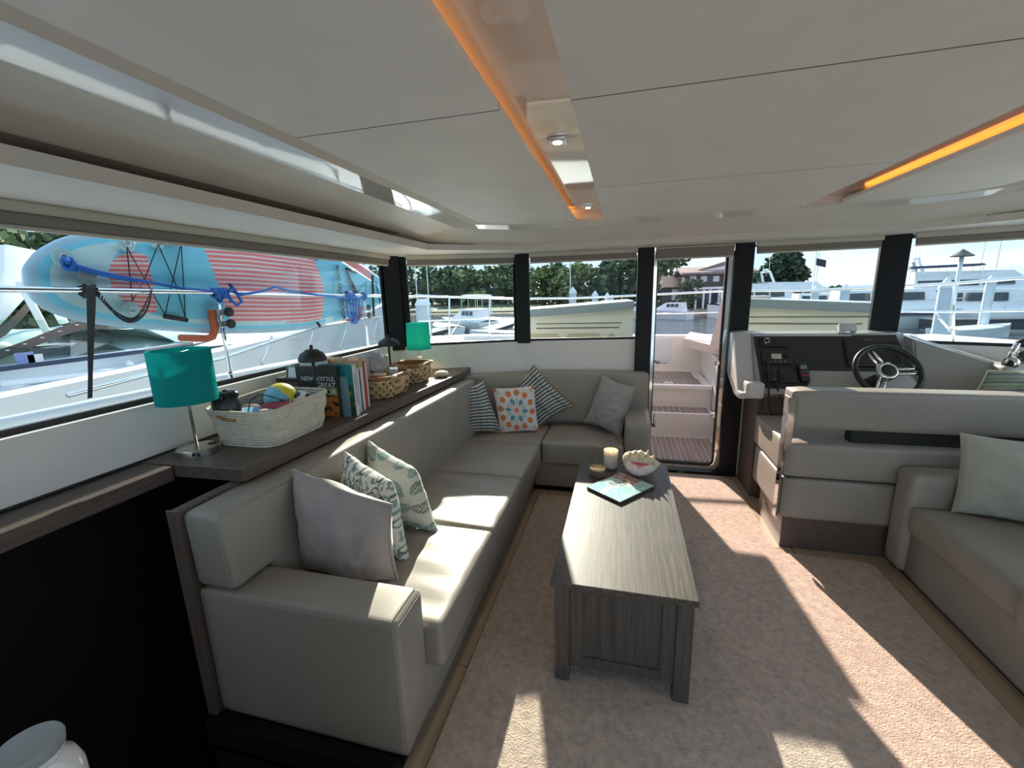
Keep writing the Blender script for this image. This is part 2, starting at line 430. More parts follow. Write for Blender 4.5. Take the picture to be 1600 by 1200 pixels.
ceil_panel([(-.15, SE[0] + .0030), (1.12, SE[0] + .0030), (1.12, SE[1] - .0030), (-.15, SE[1] - .0030)])
ceil_panel([(-.15, SE[1] + .0030), (1.12, SE[1] + .0030), (1.12, 3.34), (-.15, 3.335)])
TRAY_Z = 2.152
SEAM = mk('seam shadow gap', (.06, .055, .05), .9)
for ys, segs in ((-.898, ((-1.02, -.35), (-.15, 1.12), (1.32, 1.99))), (SE[0], ((-1.02, -.35), (-.15, 1.12), (1.32, 1.99))), (SE[1], ((-.15, 1.12),))):
    for x0, x1 in segs: obj('panel_seam', box(x0, x1, ys - .0028, ys + .0028, 2.1005, 2.122), SEAM, ce)
for x0, x1 in ((-1.02, -.352), (-.148, 1.118), (1.322, 1.99)): obj('panel_backing', box(x0, x1, yb, 3.2, 2.1205, 2.124), RUBBER, ce)  # added above the panels to keep strip light out of the seams
for x0, x1 in ((-.415, -.13), (1.10, 1.385)):
    obj('light_tray', box(x0, x1, yb, 3.36, TRAY_Z, TRAY_Z + .012), GLOSS, ce)
    obj('tray_side', box(x0 - .004 if x0 < 0 else x1, x0 if x0 < 0 else x1 + .004, yb, 3.36, 2.1235, TRAY_Z), LINER_TRIM, ce)
    obj('tray_side', box(x1 - .022 if x0 < 0 else x0, x1 if x0 < 0 else x0 + .022, yb, 3.33, 2.118, TRAY_Z), LINER, ce)
    obj('tray_end', box(x0, x1, 3.325, 3.36, 2.09, TRAY_Z), LINER_TRIM, ce)
# curved edge of the headliner: profile stations swept round the cabin
PL = [(-1.02, 2.100), (-1.05, 2.082), (-1.068, 2.093), (-1.21, 2.080), (-1.28, 2.072), (-1.365, 2.055), (-1.44, 2.035), (-1.485, 2.020), (-1.60, 1.992), (-1.447, 1.982), (-1.462, 1.938), (-1.945, 1.928)]
FT = [(0, 2.100), (.04, 2.096), (.07, 2.094), (.30, 2.070), (.45, 2.045), (.60, 2.022), (.80, 2.000), (.95, 1.984), (.97, 1.981), (1.0, 1.980), (1.01, 1.938), (None, 1.928)]
def station_left(y): return [Vector((x, y, z)) for x, z in PL]
def front_st(a, lip, wallp, mixz=0.0):
    out = []
    for (t, z), (xl, zl) in zip(FT, PL):
        p = Vector(wallp) if t is None else Vector(a).lerp(Vector(lip), t)
        out.append(Vector((p.x, p.y, lerp(z, zl, mixz))))
    return out
S = [station_left(yb), station_left(0), station_left(1.5), station_left(2.55), station_left(2.8)]
c1 = front_st((-1.02, 3.14), (-1.455, 3.15), (-1.945, 3.42), .6)
for k, (x, z) in enumerate(PL): c1[k].x = x; c1[k].y = lerp(3.10, 3.15, k / 10) if k < 11 else 3.425
S.append(c1)
S += [front_st((-.93, 3.205), (-1.14, 3.37), (-1.41, 3.61), .15), front_st((-.80, 3.27), (-.84, 3.575), (-.88, 3.80)), front_st((-.35, 3.32), (-.38, 3.60), (-.38, 3.825)), front_st((.485, 3.335), (.485, 3.605), (.485, 3.855))]
S += [[Vector((mir(p.x), p.y, p.z)) for p in s] for s in reversed(S[:-1])]
def strip(k0, k1, a=0, e=None):
    b = bmesh.new(); V = [[b.verts.new(s[k]) for k in range(k0, k1 + 1)] for s in S[a:e]]
    for A, B in zip(V, V[1:]):
        for k in range(k1 - k0): b.faces.new((A[k], A[k + 1], B[k + 1], B[k]))
    return b
obj('headliner_lip', strip(0, 2), LINER_TRIM, ce, True, 40)
obj('gloss_band', strip(2, 3), GLOSS, ce, True, 40)
obj('headliner_cove', strip(3, 7), LINER_TRIM, ce, True, 50)
SLOTM = mk('shaded brown slot', (.46, .37, .30), .8)  # darker brown stands in for the shade inside the groove
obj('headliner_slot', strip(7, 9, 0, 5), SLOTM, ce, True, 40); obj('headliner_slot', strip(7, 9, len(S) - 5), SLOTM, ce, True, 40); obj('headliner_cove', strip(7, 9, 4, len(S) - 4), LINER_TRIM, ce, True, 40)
obj('headliner_rim', strip(9, 10), LINER_TRIM, ce, True, 40)
obj('soffit', strip(10, 11), WALL, ce, True, 40)
# light strips in the trays and two downlights; the rest unseen, added as fill
LED2 = mk('amber light strip bright', (1, .6, .2), .5, emit=(1.0, .26, .035), estr=1.9)
LED = mk('amber light strip', (1, .6, .2), .5, emit=(1.0, .36, .06), estr=4.5)
tag(obj('light_strip', box(-.413, -.403, -1.4, 3.30, 2.124, 2.136), LED), 'amber light strip tucked along the left edge of the centre ceiling tray', 'light strip', 'ceiling light strips')
tag(obj('light_strip', box(1.366, 1.383, -1.4, 3.16, 2.125, 2.142), LED2), 'bright amber light strip in the ceiling slot over the helm', 'light strip', 'ceiling light strips')
BULB = mk('warm bulb', (1, .8, .5), .5, emit=(1.0, .66, .28), estr=6.0)
for (x, y), lab in zip(((-.252, 1.735), (-.245, 3.08), (-.25, .3), (-.25, -1.1), (-.25, -2.2), (1.22, .3), (1.22, -1.1), (1.22, -2.2)), ('square chrome downlight in the glossy ceiling tray, nearer one in view', 'square chrome downlight at the far end of the ceiling tray', 'unseen fill downlight added in the centre tray overhead', 'unseen fill downlight added in the centre tray over the galley', 'unseen fill downlight added in the centre tray by the aft door', 'unseen fill downlight added in the helm-side tray overhead', 'unseen fill downlight added in the helm-side tray over the galley', 'unseen fill downlight added in the helm-side tray by the aft door')):
    d = thing('downlight', lab, 'ceiling light', (x, y, TRAY_Z), 'downlights in the ceiling tray')
    b = box(x - .034, x + .034, y - .034, y + .034, TRAY_Z - .012, TRAY_Z, .003, 2)
    obj('bezel', b, CHROME, d); obj('bulb', lathe([(0, -.002), (.016, -.002), (.018, 0)], (x, y, TRAY_Z - .0125), 16), BULB, d)
    la = bpy.data.objects.new('downlight_lamp', bpy.data.lights.new('downlight_lamp', 'SPOT')); COL.objects.link(la)
    la.parent = d; la.location = (0, 0, -.02); la.data.energy = 3 if y > 1 else 1.2; la.data.color = (1, .75, .45); la.data.spot_size = 2.2; la.data.spot_blend = .8; la.data.shadow_soft_size = .02
# ---------------------------------------------------------------- pillars
def pillar(lab, c, ang, w, dpt, z0=None, z1=1.935):
    z0 = Z_SILL - .02 if z0 is None else z0
    b = box(-w / 2, w / 2, 0, dpt, z0, z1, .008, 2)
    xf(b, Matrix.Translation((c[0], c[1], 0)) @ Matrix.Rotation(ang, 4, 'Z'))
    o = obj('pillar', b, BLACK); o['kind'] = 'structure'; o['label'] = lab
    return o
pillar('black corner pillar between the side window and the angled front window', (-1.905, 3.375), math.radians(38), .135, .13, 1.13)
pillar('black pillar between the two left front windows', (-.86, 3.775), math.radians(10), .115, .10, 1.15)
pillar('black door post on the sofa side', (.172, 3.80), 0, .13, .12, -.02)
pillar('black door post beside the helm', (.905, 3.80), 0, .14, .12, -.02)
pillar('broad black pillar between the helm windows', (1.87, 3.765), math.radians(-20), .165, .13, 1.10)
pillar('black corner pillar on the helm side', (2.89, 3.375), math.radians(-38), .135, .13, 1.13)
# ---------------------------------------------------------------- windows
def window(i, lab, p, q, zs, zs2, mat, fr=.03, off=.05):
    w = struct('window_%d' % i, lab)
    p, q = Vector(p), Vector(q); d = (q - p).normalized(); n = Vector((-d.y, d.x)) * off
    a, b2 = p + n, q + n
    obj('pane', wallseg(a, b2, zs, 1.93, zs2, 1.93, th=.006), mat, w)
    L = (b2 - a).length
    def bar(s0, s1, za, zb, za2=None, zb2=None):
        return wallseg(a + d * s0 - n * .3, a + d * s1 - n * .3, za, zb, za2, zb2, th=.02)
    obj('frame_side', bar(0, fr, zs, 1.93), BLACK, w); obj('frame_side', bar(L - fr, L, zs2, 1.93), BLACK, w)
    obj('frame_bottom', bar(0, L, zs, zs + .022, zs2, zs2 + .022), RUBBER, w)
    obj('frame_top', bar(0, L, 1.90, 1.93), BLACK, w)
    return w
window(1, 'long side window over the book shelf', (-1.94, Y_BACK), (-1.94, 3.43), Z_SILL, Z_SILL, G_SIDE, .10)
window(2, 'angled front window behind the baskets', (-1.90, 3.434), (-.86, 3.807), 1.151, 1.162, G_FRONT, .09)
window(3, 'front window above the sofa corner', (-.89, 3.799), (.20, 3.849), 1.163, 1.176, G_FRONT, .07)
window(4, 'front window behind the helm', (.90, 3.850), (1.88, 3.799), 1.176, 1.164, G_FRONT, .07)
window(5, 'angled front window right of the helm', (1.83, 3.807), (2.87, 3.434), 1.162, 1.151, G_FRONT, .09)
window(6, 'side window on the helm side', (2.91, 3.33), (2.91, Y_BACK), Z_SILL, Z_SILL, G_HELM)
# ---------------------------------------------------------------- roller blinds
CASS = mk('cream blind cassette', (.60, .565, .47), .5)
BFAB = mk('grey brown blind fabric', (.26, .225, .20), .85, var=.12, vscale=90, stretch=(1, 1, 14))
def blind(lab, p, q, z=1.93, h1=.036, h2=.040, cass=True):
    p, q = Vector(p), Vector(q); d = (q - p).normalized(); n = Vector((-d.y, d.x))
    m = (p + q) / 2
    t = thing('roller_blind', lab, 'roller blind', (m.x, m.y, z), 'rolled-up blinds over the windows')
    def beam(z0, z1, o0, o1, s=0):
        a, b2 = p - n * o0 + d * s, q - n * o0 - d * s
        bb = wallseg(a, b2, z0, z1, th=(o0 - o1)); bmesh.ops.bevel(bb, geom=bb.edges[:], offset=.004, segments=2, affect='EDGES'); return bb
    if cass: obj('cassette', beam(z - h1, z, .062, .0), CASS, t)
    else: h1 = .012; obj('cassette', beam(z - h1, z, .062, 0), CASS, t)
    obj('fabric_roll', beam(z - h1 - h2, z - h1 + .002, .050, .008, .006), BFAB, t)
    obj('bottom_bar', beam(z - h1 - h2 - .012, z - h1 - h2 + .001, .046, .016, .004), CASS, t)
    return t
blind('rolled-up blind along the top of the long side window', (-1.925, Y_BACK), (-1.925, 3.30))
blind('rolled-up blind over the angled window behind the baskets', (-1.80, 3.46), (-.935, 3.772))
blind('rolled-up blind over the window above the sofa corner', (-.795, 3.795), (.10, 3.835))
blind('wide-fronted rolled-up blind over the glass door', (.243, 3.842), (.832, 3.842), 1.925, .012, .072, False)
blind('rolled-up blind over the window behind the helm', (.985, 3.838), (1.785, 3.797))
blind('rolled-up blind over the angled window right of the helm', (1.965, 3.75), (2.80, 3.45))
# ---------------------------------------------------------------- glass door
dr = struct('door_1', 'rose-tinted glass door in a chrome frame, closed')
def rrect(x0, x1, z0, z1, r, y, n=6):
    pts = []
    for cx, cz, a0 in ((x1 - r, z1 - r, 0), (x0 + r, z1 - r, 90), (x0 + r, z0 + r, 180), (x1 - r, z0 + r, 270)):
        for k in range(n + 1):
            a = math.radians(a0 + 90 * k / n); pts.append((cx + r * math.cos(a), y, cz + r * math.sin(a)))
    return pts
def ring(out, inn, y0, y1):
    b = bmesh.new(); R = [[b.verts.new((p[0], y, p[2])) for p in P] for P, y in ((out, y0), (inn, y0), (inn, y1), (out, y1))]; n = len(out)
    for a in range(4):
        A, B = R[a], R[(a + 1) % 4]
        for k in range(n): b.faces.new((A[k], A[(k + 1) % n], B[(k + 1) % n], B[k]))
    bmesh.ops.recalc_face_normals(b, faces=b.faces); return b
obj('door_frame', ring(rrect(.238, .834, .02, 1.93, .07, 0), rrect(.262, .800, .065, 1.90, .06, 0), 3.835, 3.885), CHROME, dr, True, 40)
obj('gasket', ring(rrect(.262, .800, .065, 1.90, .06, 0), rrect(.272, .783, .085, 1.89, .05, 0), 3.85, 3.88), RUBBER, dr, True, 40)
obj('pane', box(.265, .79, 3.86, 3.866, .07, 1.895), G_DOOR, dr)
obj('threshold', box(.238, .834, 3.80, 3.90, -.012, .022), BLACK, dr)
obj('sticker', box(.505, .565, 3.7985, 3.80, -.004, .014), mk('green sticker', (.05, .28, .10), .5), dr)
def lever(z, x, ln, up=0.0):
    b = tube([(x, 3.85, z), (x + .005, 3.80, z)], .014, 10); tube([(x + .005, 3.80, z), (x + ln * .5, 3.795, z + up * .5 + .004), (x + ln, 3.80, z + up)], [.013, .012, .008], 10, bm=b)
    obj('handle', b, CHROME, dr, True)
lever(.986, .285, .085); lever(1.60, .285, .012, .11); lever(.42, .285, .008, .11)
for z in (.985, .53):
    b = box(.745, .785, 3.81, 3.86, z - .02, z + .02, .006); obj('hinge_block', b, CHROME, dr)
# ---------------------------------------------------------------- shelf (worktop along the side)
sh = thing('shelf', 'dark brown laminate shelf running behind the sofa under the side window', 'shelf', (-1.7, 2.2, .9))
def beveled(b, w=.002): bmesh.ops.bevel(b, geom=b.edges[:], offset=w, segments=1, affect='EDGES'); return b
obj('worktop', beveled(prism([(-1.94, 1.245), (-1.43, 1.262), (-1.38, 2.23), (-1.305, 3.40), (-1.33, 3.625), (-1.94, 3.41)], .897, .95)), DARKW, sh)
obj('ledge', beveled(prism([(-1.94, Y_BACK), (-1.765, Y_BACK), (-1.765, 1.2440), (-1.94, 1.2440)], .885, .945)), DARKW, sh)
obj('back_seam', tube([(-1.932, Y_BACK, .952), (-1.936, 1.25, .952), (-1.936, 3.38, .955)], .006, 6), RUBBER, sh)

# ================================================================ SOFA along the side and front
so = thing('corner_sofa', 'long L-shaped taupe leather sofa along the side and front walls', 'sofa', (-1.0, 2.3, 0))
PIPE = mk('taupe seam thread', (.33, .30, .26), .6)
def stitch(pts, parent, off=None):
    obj('seam_stitching', tube(pts, .0016, 5), PIPE, parent)
o = obj('arm', cush(-1.462, -.668, 1.03, 1.212, .055, .585, .014, 10, (0, .006, .006)), LEATHER, so, True)
stitch([(-1.45, 1.0295, .568), (-.69, 1.0295, .568), (-.684, 1.0295, .56), (-.684, 1.0295, .08)], o); stitch([(-.6665, 1.04, .572), (-.6665, 1.20, .572)], o); stitch([(-.69, 1.035, .5858), (-.69, 1.205, .5858)], o)
obj('base', box(-1.46, -.672, 1.212, 3.85, .045, .26, .012, 3), LEATHER, so, True, 40)
obj('base', box(-.67, .03, 3.225, 3.80, .045, .26, .012, 3), LEATHER, so, True, 40)
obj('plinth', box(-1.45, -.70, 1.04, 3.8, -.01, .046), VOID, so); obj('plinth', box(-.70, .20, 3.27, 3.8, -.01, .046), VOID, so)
seats = [(1.216, 1.872), (1.878, 2.515), (2.521, 3.165)]
for i, (a, b) in enumerate(seats):
    obj('seat_cushion', cush(-1.30, -.608, a, b, .245, .432, .022, 22, (.004, .002, .012), .018 if i < 2 else .012, i * 7.3, (2.2, 9, 1)), LEATHER, so, True)
obj('seat_cushion', cush(-1.30, -.612, 3.17, 3.70, .245, .430, .02, 12, (0, 0, .008), .01, 3, (3, 3, 1)), LEATHER, so, True)
obj('seat_cushion', cush(-.606, .032, 3.195, 3.70, .245, .432, .022, 18, (.002, .004, .012), .018, 9, (10, 2.5, 1)), LEATHER, so, True)
b = prism_x([(1.03, .598), (1.214, .598), (1.214, .40), (3.40, .40), (3.40, .885), (1.03, .885)], -1.462, -1.288, bev=.024)
bmesh.ops.subdivide_edges(b, edges=[e for e in b.edges if e.calc_length() > 1.0], cuts=12)
for v in b.verts:
    v.co.x += (v.co.z - .6) * -.05 + max(0, (v.co.y - 1.3)) * .045
o = obj('back_cushion', b, LEATHER, so, True, 50)
stitch([(-1.31, 1.035, .872), (-1.30, 1.3, .878), (-1.215, 3.3, .880)], o); stitch([(-1.306, 1.029, .62), (-1.318, 1.029, .86)], o)
# angled back in the corner, then the front wall
def along(p, q, d0, z0, z1, r=.03, puff=.01, n=12):
    p, q = Vector(p), Vector(q); L = (q - p).length; ang = math.atan2((q - p).y, (q - p).x)
    b = cush(0, L, -d0, 0, z0, z1, r, n, (0, puff, .005))
    return xf(b, Matrix.Translation((p.x, p.y, 0)) @ Matrix.Rotation(ang, 4, 'Z'))
obj('back_cushion', along((-1.40, 3.58), (-.80, 3.80), .13, .44, .895, .03), LEATHER, so, True)
obj('back_cushion', along((-.80, 3.80), (.222, 3.835), .125, .445, .91, .03), LEATHER, so, True)
o = obj('arm', cush(.036, .228, 3.215, 3.80, .055, .612, .018, 10, (.003, .003, .004)), LEATHER, so, True)
pn = thing('divider_board', 'thin dark brown board standing behind the near end of the sofa', 'panel', (-1.49, 1.5, 0))
obj('board', box(-1.508, -1.468, 1.018, 1.9, -.05, .893, .002, 1), DARKWX, pn); obj('board_edge', box(-1.51, -1.466, 1.012, 1.018, -.05, .897, .001, 1), DARKWX, pn)
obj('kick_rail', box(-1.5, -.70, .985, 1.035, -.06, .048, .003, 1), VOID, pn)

# ================================================================ PILLOWS
def pillow(lab, bl, br, tl, thick, colfn=None, mat=None, n=40, tr=None, pipe=None, name='throw_pillow', pinch=.10, crease=.012, group='throw pillows', seed=0):
    bl, br, tl = Vector(bl), Vector(br), Vector(tl); tr = Vector(tr) if tr else br + tl - bl; u = (br - bl) + (tr - tl); v = (tl - bl) + (tr - br); w, h = u.length / 2, v.length / 2
    M = basis(u, v, (bl + br + tl + tr) / 4); MI = M.inverted(); q0, q1, q2, q3 = MI @ bl, MI @ br, MI @ tl, MI @ tr
    t = thing(name, lab, 'pillow', M.translation, group); t['_local'] = 1; t.matrix_world = M
    def pos(a, c, s):
        x, y = a * 2 - 1, c * 2 - 1
        xx = x * (1 - pinch * (1 - y * y)); yy = y * (1 - pinch * (1 - x * x)); ga, gc = (xx + 1) / 2, (yy + 1) / 2
        pq = q0.lerp(q1, ga).lerp(q2.lerp(q3, ga), gc); px, py = pq.x, pq.y
        k = max(0, (1 - x * x)) ** .45 * max(0, (1 - y * y)) ** .45
        z = s * thick / 2 * k
        z += crease * noise.noise(Vector((px * 9 + seed, py * 9, s * 3))) * k ** .5 + crease * .5 * noise.noise(Vector((px * 26 + seed, py * 20, s)))* k ** .3
        return Vector((px, py, z + pq.z))
    for s, nm in ((1, 'front_cover'), (-1, 'back_cover')):
        b = grid(lambda a, c: pos(a, c, s) if s > 0 else pos(1 - a, c, s), n, n, (lambda a, c: colfn(a if s > 0 else 1 - a, c)) if colfn else None)
        obj(nm, b, mat, t, True)
    if pipe:
        ed = [pos(k / 20, 0, 0) for k in range(20)] + [pos(1, k / 20, 0) for k in range(20)] + [pos(1 - k / 20, 1, 0) for k in range(20)] + [pos(0, 1 - k / 20, 0) for k in range(20)]
        obj('piping', tube(ed, pipe[1], 6, closed=True), pipe[0], t, True)
    del t['_local']
    return t
_oldobj = obj
VC = mk('printed cotton', (1, 1, 1), .9, vcol=True, var=.08, vscale=60, bump=.15, bscale=320, bdist=.002, sheen=.2)
MAUVE = mk('mauve velvet', (.33, .295, .285), .8, var=.07, vscale=14, sheen=.5, bump=.12, bscale=60, bdist=.004)
GREYL = mk('grey cotton', (.34, .325, .315), .9, var=.05, vscale=30, bump=.1, bscale=240, bdist=.002)
SAGE = mk('sage grey linen', (.40, .40, .33), .9, var=.05, vscale=40, bump=.1, bscale=300, bdist=.002)
MAUVEP = mk('mauve piping', (.38, .34, .33), .7)
def hsh(i, j): return (math.sin(i * 127.1 + j * 311.7) * 43758.5453) % 1.0
OFFW = (.66, .66, .58); GRN = (.16, .28, .27); DGR = (.06, .12, .14)
def col_damask(a, c):
    x, y = a * 3.2, c * 3.2
    fx, fy = x % 1 - .5, y % 1 - .5
    r = math.hypot(fx, fy); th = math.atan2(fy, fx)
    lobes = .34 + .07 * math.cos(4 * th)
    k = noise.noise(Vector((x * 6, y * 6, 3)))
    if abs(r - lobes) < .030: return DGR
    if r < .22 and abs(r - .15 - .06 * math.cos(6 * th)) < .03: return GRN
    if r > lobes + .05 and k > .12: return GRN
    if r < lobes and k > .25: return DGR
    return OFFW
def col_leaf(a, c):
    base = (.62, .60, .52); gx, gy = a * 3.6, c * 3.6
    for i in range(int(gx) - 1, int(gx) + 2):
        for j in range(int(gy) - 1, int(gy) + 2):
            cx, cy = i + .5 + (hsh(i, j) - .5) * .5, j + .5 + (hsh(j, i + 9) - .5) * .5; an = hsh(i + 3, j) * 6.28
            dx, dy = gx - cx, gy - cy; u = dx * math.cos(an) + dy * math.sin(an); v = -dx * math.sin(an) + dy * math.cos(an)
            if abs(u) < .52:
                wdt = .24 * (1 - (u / .52) ** 2) * (1.15 - u * .5)
                if abs(v) < wdt:
                    if abs(v) < .02 or (abs((u * 7 + abs(v) * 5) % 1 - .5) < .13): return (.50, .54, .48)
                    return (.17, .30, .28) if hsh(i, j + 5) > .4 else (.20, .22, .16)
    return base
def col_stripe(a, c):
    s = (c * 15 + a * .4) % 1
    return (.030, .085, .13) if s < .52 else (.60, .56, .47)
def col_tile(a, c):
    x, y = (a - .5) * 2, (c - .5) * 2; r = math.hypot(x, y); th = math.atan2(y, x) + .13
    W = (.74, .71, .67); OR = (.66, .20, .06); TE = (.10, .32, .38); LT = (.45, .60, .58); LV = (.55, .50, .52)
    for sx in (-1, 1):
        for sy in (-1, 1):
            if abs(x - sx) < .16 and abs(y - sy) < .16 and abs(x - sx) + abs(y - sy) < .24: return OR
    if r < .115: return OR if r < .10 else W
    n = 12; k = round(th / (2 * PI / n)); d = th - k * (2 * PI / n); u = r * math.cos(d); v = r * math.sin(d)
    if .24 < r < .62:
        w = .100 * math.sin(PI * (u - .24) / .36) if .24 < u < .60 else 0
        if abs(v) < w: return TE if k % 2 == 0 else LT
    if .15 < r < .24 and abs(v) < .02: return (.62, .42, .36)
    uc = .80
    if math.hypot(u - uc, v) < .135: return OR if math.hypot(u - uc + .02, v) > .03 else (.75, .33, .14)
    if .60 < u < .72 and abs(v) < (u - .60) * .3: return OR
    if r > 1.02 and math.hypot(abs(x) - .82, abs(y) - .82) < .10: return LV
    return W
def col_helm(a, c):
    s = (c * 5 + .2) % 1
    return (.20, .27, .20) if s < .35 else (.30, .36, .22) if s < .6 else (.12, .17, .17) if s < .8 else (.34, .29, .25)
pillow('plain mauve-grey velvet pillow with corded edge beside the near sofa arm', (-1.34, 1.40, .45), (-.89, 1.42, .425), (-1.29, 1.365, .92), .26, None, MAUVE, 36, tr=(-.875, 1.40, .785), pipe=(MAUVEP, .007), crease=.022, group='pillows at the near end of the sofa')
pillow('white pillow with dark green damask print, middle of the three on the long seat', (-1.31, 1.60, .45), (-.90, 1.545, .425), (-1.235, 1.625, .905), .20, col_damask, VC, 110, tr=(-.985, 1.60, .785), crease=.016, group='pillows at the near end of the sofa', seed=3)
pillow('cream pillow with sage leaf print leaning behind the damask pillow', (-1.31, 1.83, .45), (-.87, 1.80, .425), (-1.265, 1.86, .875), .20, col_leaf, VC, 110, tr=(-.985, 1.82, .75), crease=.016, group='pillows at the near end of the sofa', seed=8)
pillow('blue and cream striped pillow with tan piping, leaning on the side backrest', (-1.28, 3.22, .45), (-.97, 3.36, .43), (-1.265, 3.28, .84), .21, col_stripe, VC, 90, tr=(-1.15, 3.42, .89), pipe=(mk('tan cord', (.34, .20, .08), .8), .006), group='pillows in the sofa corner', seed=5)
pillow('blue and cream striped pillow standing on its corner against the front backrest', (-.69, 3.585, .43), (-.40, 3.64, .62), (-1.05, 3.64, .69), .15, col_stripe, VC, 90, tr=(-.755, 3.69, .965), pipe=(MATS['tan cord'], .006), group='pillows in the sofa corner', seed=6)
pillow('small white pillow with orange and teal flower medallion print', (-.985, 3.32, .44), (-.665, 3.42, .445), (-1.05, 3.38, .815), .12, col_tile, VC, 130, tr=(-.71, 3.47, .83), group='pillows in the sofa corner', crease=.006, pinch=.05, seed=7)
pillow('plain light grey cotton pillow propped against the front sofa arm', (-.30, 3.60, .49), (.005, 3.41, .425), (-.155, 3.655, .905), .19, None, GREYL, 40, tr=(.115, 3.51, .83), pipe=(GREYL, .004), crease=.022, group='pillows in the sofa corner', seed=9)

# ================================================================ COFFEE TABLE
TZ = .483
ct = thing('coffee_table', 'long grey-stained oak chest-style coffee table on the carpet', 'coffee table', (.025, 2.13, .012))
obj('tabletop', box(-.250, .298, 1.476, 2.796, TZ - .026, TZ, .003, 2), TABLE_Y, ct)
for x0 in (-.238, .226):
    for y0 in (1.490, 2.722): obj('leg', box(x0, x0 + .060, y0, y0 + .060, .012, TZ - .026, .002, 1), TABLE_Z, ct)
def end(y, s):
    obj('end_panel', box(-.13, .18, y + s * .016, y + s * .026, .12, .455), TABLE_Z, ct)
    obj('stile', box(-.178, -.128, y + s * .006, y + s * .028, .085, .456, .0015, 1), TABLE_Z, ct); obj('stile', box(.176, .226, y + s * .006, y + s * .028, .085, .456, .0015, 1), TABLE_Z, ct)
    obj('rail', box(-.128, .176, y + s * .006, y + s * .028, .085, .135, .0015, 1), TABLE_Y, ct); obj('rail', box(-.128, .176, y + s * .006, y + s * .028, .42, .456, .0015, 1), TABLE_Y, ct)
def end2(y0, y1, p0, p1):
    obj('end_panel', box(-.13, .18, p0, p1, .10, .455), TABLE_Z, ct)
    for xa, xb in ((-.178, -.126), (.174, .226)): obj('stile', box(xa, xb, y0, y1, .085, .456, .0015, 1), TABLE_Z, ct)
    obj('rail', box(-.126, .174, y0, y1, .085, .132, .0015, 1), TABLE_Z, ct); obj('rail', box(-.126, .174, y0, y1, .43, .456, .0015, 1), TABLE_Z, ct)
end2(1.500, 1.522, 1.509, 1.517); end2(2.745, 2.767, 2.75, 2.758)
for x0, x1 in ((-.226, -.204), (.252, .274)): obj('side_panel', box(x0, x1, 1.55, 2.722, .085, .456, .0015, 1), TABLE_Y, ct)
# things on the table
WAX = mk('candle glass white', (.80, .77, .72), .25, coat=.4, subsurf=.2); 
cd = thing('candle_jar', 'white glass candle burning with yellow wax on the table', 'candle', (-.052, 2.655, TZ))
obj('glass_jar', lathe([(0, .004), (.040, .004), (.043, .010), (.045, .118), (.0435, .121), (.0415, .118), (.041, .098), (0, .098)], (-.052, 2.655, TZ), 32), translucent('candle white glass', (.82, .78, .72), amount=.35), cd, True, 40)
obj('clear_foot', lathe([(0, 0), (.040, 0), (.043, .004), (.043, .012), (0, .013)], (-.052, 2.655, TZ - .0002), 32), mk('clear glass foot', (.9, .9, .9), .05, trans=.8), cd, True, 40)
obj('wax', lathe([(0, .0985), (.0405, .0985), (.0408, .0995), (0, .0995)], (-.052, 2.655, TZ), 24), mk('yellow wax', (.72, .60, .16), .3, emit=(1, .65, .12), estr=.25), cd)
obj('wick', tube([(-.052, 2.655, TZ + .099), (-.051, 2.655, TZ + .106)], .001, 5), RUBBER, cd)
obj('flame', lathe([(0, 0), (.003, .004), (.002, .010), (0, .015)], (-.051, 2.655, TZ + .105), 10), mk('flame', (1, .7, .3), .5, emit=(1, .6, .18), estr=30), cd, True)
fla = bpy.data.objects.new('candle_light', bpy.data.lights.new('candle_light', 'POINT')); COL.objects.link(fla); fla.parent = cd; fla.location = (0.001, 0, .108); fla.data.energy = .35; fla.data.color = (1, .55, .2); fla.data.shadow_soft_size = .006
CORK = mk('cork', (.50, .36, .20), .9, var=.2, vscale=90)
cs = thing('coaster_stack', 'small stack of round cork coasters with bark edges', 'coasters', (-.128, 2.525, TZ))
for k in range(4):
    b = lathe([(0, 0), (.047, 0), (.049, .003), (.0485, .010), (.046, .012), (0, .012)], (-.128 + .002 * math.sin(k * 2), 2.525 + .002 * math.cos(k * 3), TZ + k * .0135), 28)
    obj('coaster', b, CORK if k == 3 else mk('bark brown', (.16, .12, .085), .9, var=.35, vscale=60), cs, True, 40)
obj('coaster_print', lathe([(.030, .0535), (.033, .0535), (.033, .0537), (.030, .0537)], (-.128, 2.525, TZ), 24), mk('cork print', (.30, .20, .10), .9), cs)
